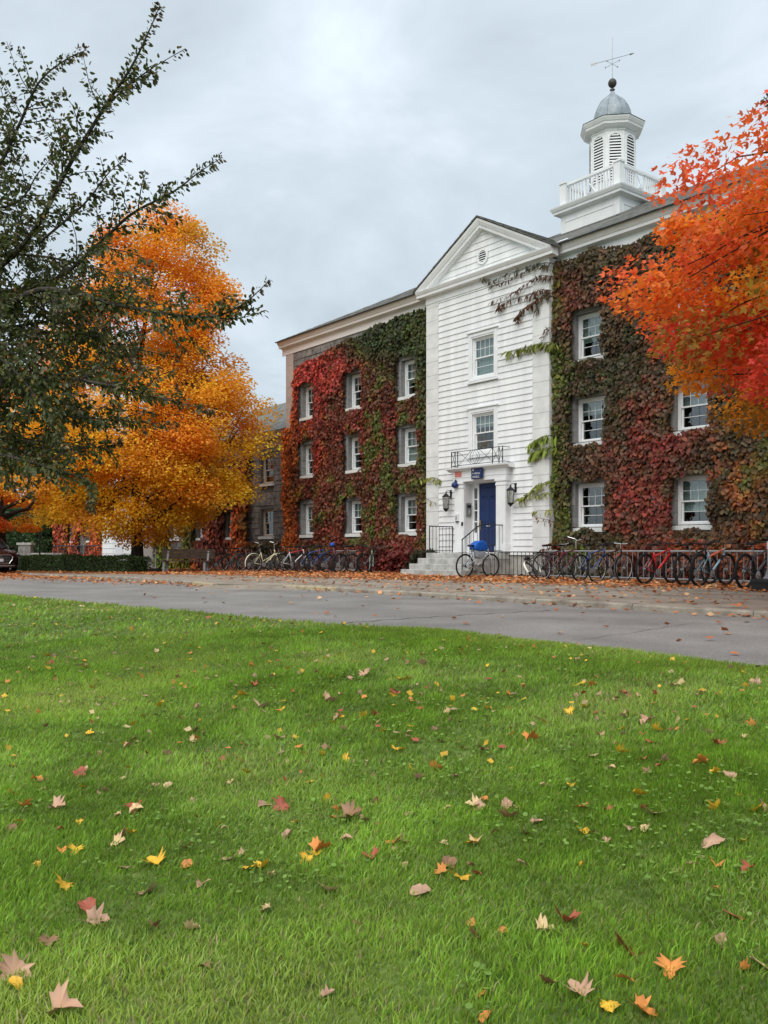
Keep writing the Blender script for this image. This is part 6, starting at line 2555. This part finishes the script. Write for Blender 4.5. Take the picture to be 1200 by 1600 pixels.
def grass(n, d0, d1, power, hgt, wid, fine=True, belt=0.0):
    X, Y, d = sample_lawn(n, d0, d1, power, belt)
    ed = np.interp(X, [a for a, _ in LAWN_EDGE], [b_ for _, b_ in LAWN_EDGE]) - CAMD
    k = Y < ed + .05
    X, Y, d = X[k], Y[k], d[k]
    out_ = []
    pn = np.array([(nz(x, y_, 0, .9), nz(x, y_, 3, 2.6), nz(x, y_, 8, .35), nz(x, y_, 5, 7.0)) for x, y_ in zip(X, Y)])
    Z = np.array([lawn_z(x, y_) for x, y_ in zip(X, Y)])
    m_ = len(X)
    H = hgt * rg.uniform(.55, 1.35, m_) * (1 + .45 * pn[:, 1] + .25 * pn[:, 3])
    Wd = wid * (1 + .10 * d) * rg.uniform(.7, 1.3, m_)
    az = rg.uniform(0, 2 * np.pi, m_)
    # blades comb over in loose patches
    comb = pn[:, 0] * 2 + az * .7
    lean_ = rg.uniform(.1, 1.0, m_) ** 1.3 * H
    ld = np.stack([np.cos(comb + az), np.sin(comb + az)], 1) * lean_[:, None]
    sd = np.stack([np.cos(az), np.sin(az)], 1) * Wd[:, None] * .5
    B = np.stack([X, Y, Z - .004], 1)
    zr = np.zeros(m_)
    v0 = B - np.stack([sd[:, 0], sd[:, 1], zr], 1)
    v1 = B + np.stack([sd[:, 0], sd[:, 1], zr], 1)
    M1 = B + np.stack([ld[:, 0] * .35, ld[:, 1] * .35, H * .6], 1)
    v2 = M1 - np.stack([sd[:, 0] * .8, sd[:, 1] * .8, zr], 1)
    v3 = M1 + np.stack([sd[:, 0] * .8, sd[:, 1] * .8, zr], 1)
    v4 = B + np.stack([ld[:, 0], ld[:, 1], H * .92], 1)
    if fine:
        V = np.stack([v0, v1, v2, v3, v4], 1)
        F = np.array([(0, 1, 3), (0, 3, 2), (2, 3, 4)])[None] + (np.arange(m_) * 5)[:, None, None]
    else:
        V = np.stack([v0 * 1.25 - v1 * .25, v1 * 1.25 - v0 * .25, v4], 1)
        F = np.array([(0, 1, 2)])[None] + (np.arange(m_) * 3)[:, None, None]
    base = np.array([.228, .385, .042])
    c = base[None] * (1 + .42 * pn[:, 1:2] + .30 * pn[:, 2:3] + .30 * pn[:, 3:4]) * rg.uniform(.62, 1.4, (m_, 1)) * rg.uniform(.9, 1.1, (m_, 3))
    yel = np.clip(pn[:, 0] * 1.1 + pn[:, 2] * .8 + rg.normal(0, .25, m_), 0, 1)[:, None] * .58
    c = c * (1 - yel) + yel * np.array([.37, .44, .06]) * rg.uniform(.7, 1.3, (m_, 1))
    dry = rg.uniform(0, 1, m_) < .02 + .09 * np.clip(pn[:, 3] + pn[:, 0], 0, 1)
    c[dry] = np.array([.40, .33, .16]) * rg.uniform(.6, 1.2, (dry.sum(), 1))
    # sun-bleached verge along the road
    vg = np.clip(1 - (ed[k] - Y) / 1.0, 0, 1)[:, None] * .45
    c = c * (1 - vg) + vg * np.array([.31, .38, .07])
    C_ = np.repeat(c[:, None, :], V.shape[1], 1)
    return V.reshape(-1, 3), F.reshape(-1, 3), C_.reshape(-1, 3)


parts_ = [grass(225000, 1.3, 4.2, 1.5, .029, .0036), grass(240000, 4.0, 9.5, 1.35, .034, .0052, False), grass(90000, 9.0, 24, 1.2, .042, .009, False), grass(110000, .3, 8, 1.1, .036, .0085, False, 4.0)]
V, F, C = [], [], []
k = 0
for v_, f_, c_ in parts_:
    V.append(v_)
    F.append(f_ + k)
    C.append(c_)
    k += len(v_)
gr = link('grass', np_mesh('grass', np.concatenate(V), np.concatenate(F), np.concatenate(C)))
gr.data.materials.append(GRASSM)
tag(gr, 'short green lawn grass in the foreground', 'grass', kind='stuff')
# broad leaved weeds and clover low in the turf
X, Y, d = sample_lawn(22000, 1.4, 9.5, 1.5)
ed = np.interp(X, [a for a, _ in LAWN_EDGE], [b_ for _, b_ in LAWN_EDGE]) - CAMD
pn = np.array([nz(x, y_, 21, 1.1) + .6 * nz(x, y_, 31, 3.5) for x, y_ in zip(X, Y)])
kp = (Y < ed - .1) & (pn > .12)
X, Y, d = X[kp], Y[kp], d[kp]
m_ = len(X)
P = np.stack([X, Y, [lawn_z(x, y_) for x, y_ in zip(X, Y)] + rg.uniform(.012, .034, m_)], 1)
T_ROUND = (np.array([(0, 0, 0)] + [(.5 * math.cos(a), .5 + .5 * math.sin(a), .05 * abs(math.cos(a))) for a in [2 * math.pi * i / 8 - math.pi / 2 for i in range(8)]], float), [(0, 1 + i, 1 + (i + 1) % 8) for i in range(8)])
cl = link('clover', leaf_mesh('clover', P, rg.normal(0, 1, (m_, 3)) * np.array([1, 1, .2]), rg.normal(0, .3, (m_, 3)) + np.array([0, 0, 1]), rg.uniform(.007, .021, m_), np.array([[.20, .33, .06]]) * rg.uniform(.7, 1.4, (m_, 1)), T_ROUND))
cl.data.materials.append(GRASSM)
tag(cl, 'low round clover and weed leaves among the lawn grass', 'clover', kind='stuff')

# single fallen leaves
LCOL = {'tan': ('pale tan', (.47, .29, .19)), 'yel': ('yellow', (.70, .42, .03)), 'ora': ('orange', (.62, .24, .05)), 'red': ('reddish brown', (.36, .09, .045)), 'bro': ('dull brown', (.26, .14, .07)), 'pal': ('straw coloured', (.58, .43, .22))}
LMESH = {}


def leaf_variant(ck, v):
    key = (ck, v)
    if key in LMESH:
        return LMESH[key]
    rg2 = np.random.default_rng(hash((v, 7)) % 1000)
    if v % 3:
        tv, tf = T_MAPLE
    else:       # ovate leaf with a finely toothed margin
        no = 20
        out2 = []
        for i in range(no):
            a = 2 * math.pi * i / no
            w_ = .34 * math.sin(a) * (1 - .25 * math.cos(a)) * (1.06 if i % 2 else .96)
            out2.append((w_, .5 - .5 * math.cos(a), 0))
        tv = np.array([(0, .45, 0)] + out2, float)
        tf = [(0, 1 + i, 1 + (i + 1) % no) for i in range(no)]
    vv = tv.copy()
    vv[:, :2] *= 1 + rg2.normal(0, .06, (len(vv), 2))
    vv[:, 1] -= .4
    fold = rg2.uniform(.1, 1.1)
    curl = rg2.uniform(-.7, 1.1)
    roll = rg2.uniform(-.4, .6)
    vv[:, 2] = fold * np.abs(vv[:, 0]) + curl * (vv[:, 1]) ** 2 + roll * vv[:, 0] * vv[:, 1] + rg2.normal(0, .03, len(vv))
    vv[:, 2] -= vv[:, 2].min()
    base = np.array(LCOL[ck][1])
    cc = base[None] * (1 + rg2.normal(0, .18, (len(vv), 1))) * np.array([1, .93, .9]) ** rg2.uniform(0, 1.5, (len(vv), 1))
    # paler centre vein
    cc[np.abs(vv[:, 0]) < .05] *= 1.12
    # stalk
    st_ = np.array([(-.015, -.36, .02), (.015, -.36, .02), (.012, -.72, .08), (-.012, -.72, .08)])
    fs = list(tf) + [(len(vv), len(vv) + 1, len(vv) + 2), (len(vv), len(vv) + 2, len(vv) + 3)]
    vv = np.concatenate([vv, st_])
    cc = np.concatenate([cc, np.repeat(base[None] * .7, 4, 0)])
    me = np_mesh('oval_leaf' if v % 3 == 0 else 'lobed_leaf', vv, np.array(fs), cc)
    me.materials.append(LEAFDRY)
    LMESH[key] = me
    return me


def lawn_hit(x, y):
    z = -.3
    q_ = None
    for _ in range(12):
        q_ = on_plane(x, y, z)
        z = lawn_z(q_.x, q_.y)
    return q_


SPOTS = '''975 1488 red 62,885 1447 red 46,1047 1521 ora 46,950 1578 yel 46,1003 1585 ora 46,905 1558 tan 48,978 1540 ora 36,860 1545 bro 40,755 1560 ora 34,762 1596 ora 34,850 1460 pal 40,915 1485 yel 26,785 1460 ora 20,735 1448 ora 22,740 1468 bro 34,512 1560 tan 28,100 1588 tan 56,20 1526 tan 58,24 1547 yel 30,140 1425 red 40,150 1443 tan 44,230 1400 tan 40,92 1390 yel 38,298 1457 pal 30,415 1427 pal 28,313 1390 tan 28,390 1362 yel 44,412 1358 yel 30,185 1320 pal 30,203 1306 yel 20,502 1335 ora 38,492 1341 yel 26,512 1397 pal 40,660 1400 tan 42,718 1382 yel 38,693 1323 pal 18,743 1322 pal 24,630 1318 tan 26,1110 1325 tan 52,1083 1358 tan 28,1118 1360 ora 24,1170 1365 red 26,1150 1440 red 42,1125 1475 tan 34,1190 1516 pal 42,1165 1521 ora 26,1143 1217 tan 32,1155 1248 yel 18,1097 1198 ora 28,1017 1275 pal 36,1122 1168 red 28,1030 1200 red 15,125 1212 red 26,217 1268 red 33,410 1265 tan 36,548 1280 bro 42,680 1205 ora 28,655 1220 tan 26,830 1160 ora 30,1005 1190 ora 20,970 1180 yel 26,908 1072 yel 34,1060 1076 pal 30,1128 1085 yel 18,630 1065 yel 30,572 1056 tan 26,408 1108 tan 32,515 1098 tan 32,380 1090 yel 22,618 1086 red 24,657 1110 red 22,586 1120 red 18,540 1190 yel 22,505 1183 yel 15,385 1210 yel 20,820 1306 bro 24,910 1355 yel 15,75 1478 bro 30,28 1290 yel 22,165 1240 tan 22,240 1455 bro 22,700 1270 pal 20,775 1305 bro 18,660 1040 tan 20,730 1003 ora 20,880 1005 ora 18,1012 1132 tan 26,1190 1265 tan 24,1180 1070 tan 22,985 1300 tan 20,1060 1130 pal 18,300 1160 pal 16,250 1105 yel 22,200 1170 tan 20,140 1150 yel 18,320 1520 bro 24,690 1162 bro 20,760 1110 yel 18,890 1115 yel 20,950 1270 red 18,1120 1395 ora 18,560 1450 bro 22,460 1290 yel 18,350 1300 pal 16,60 1355 yel 16'''


def zone(x, y):
    side_ = ['at the far left', 'on the left', 'left of centre', 'right of centre', 'on the right', 'at the far right'][max(0, min(5, int(x // 200)))]
    dist = 'by the bottom edge' if y > 1520 else ('close to the camera' if y > 1400 else ('lower mid lawn' if y > 1280 else ('upper mid lawn' if y > 1150 else ('towards the road' if y > 1060 else 'beside the road'))))
    return side_, dist


rr = random.Random(17)
spots = [(float(a), float(b_), c_, float(d_)) for a, b_, c_, d_ in (t.split() for t in SPOTS.replace('\n', '').split(','))]
keys = list(LCOL)
for i in range(235):
    y_ = 985 + (rr.random() ** 1.7) * 400
    x_ = rr.uniform(-20, 1220)
    if y_ < 960 + max(0, x_) * .075 + 25:
        continue
    ph = (y_ - YH) / 6.4
    spots.append((x_, y_, rr.choice(['yel', 'yel', 'tan', 'tan', 'ora', 'pal', 'bro', 'red']), None))
done = {}
for i, (x_, y_, ck, wpx) in enumerate(spots):
    h_ = lawn_hit(x_, y_)
    d_ = (h_ - cam.location).length
    if h_.y + CAMD > lawn_edge(h_.x) - .05:
        continue
    size = wpx * d_ / FPX / 1.12 if wpx else rr.choice([rr.uniform(.03, .05), rr.uniform(.045, .09)])
    size = min(.11, max(.026, size * .84))
    o = link('fallen_leaf', leaf_variant(ck, rr.randrange(14)), None, (h_.x, h_.y, h_.z + .010))
    o.scale = (size, size, size)
    o.rotation_euler = (rr.gauss(0, .4), rr.gauss(0, .4), rr.uniform(0, 6.28))
    sd_, ds_ = zone(x_, y_)
    sz_ = 'large' if size > .095 else ('small' if size < .06 else 'medium')
    shp = 'oval' if 'oval' in o.data.name else 'lobed'
    lb = '%s %s %s leaf %s, %s' % (sz_, LCOL[ck][0], shp, sd_, ds_)
    tag(o, lb, 'leaf', 'single leaves lying on the lawn')
    done.setdefault(lb, []).append((x_, o))
ORD = ['leftmost', 'second', 'third', 'fourth', 'fifth', 'sixth', 'seventh', 'eighth']
for lb, lst in done.items():
    if len(lst) > 1:
        lst.sort(key=lambda q_: q_[0])
        for i, (x_, o) in enumerate(lst):
            o['label'] = lb + (', leftmost' if i == 0 else ', %s from left' % ORD[min(i, 7)])

# tiny leaf scraps all over the lawn, too many to count
X, Y, d = sample_lawn(2400, 4.0, 16, 1.45)
ed = np.interp(X, [a for a, _ in LAWN_EDGE], [b_ for _, b_ in LAWN_EDGE]) - CAMD
kp = Y < ed - .05
X, Y = X[kp], Y[kp]
n = len(X)
P = np.stack([X, Y, np.array([lawn_z(x, y_) for x, y_ in zip(X, Y)]) + rg.uniform(.012, .03, n)], 1)
pal_ = np.array([LCOL[k_][1] for k_ in ('yel', 'yel', 'tan', 'ora', 'bro', 'pal', 'red', 'tan')])
C = pal_[rg.integers(0, 8, n)] * rg.uniform(.7, 1.15, (n, 1))
sc_ = link('leaf_scraps', leaf_mesh('leaf_scraps', P, rg.normal(0, 1, (n, 3)) * np.array([1, 1, .35]), rg.normal(0, .5, (n, 3)) + np.array([0, 0, 1]), rg.uniform(.018, .055, n), C, T_CURL))
sc_.data.materials.append(LEAFDRY)
tag(sc_, 'tiny scraps of fallen leaves strewn over the lawn grass', 'leaf scraps', kind='stuff')
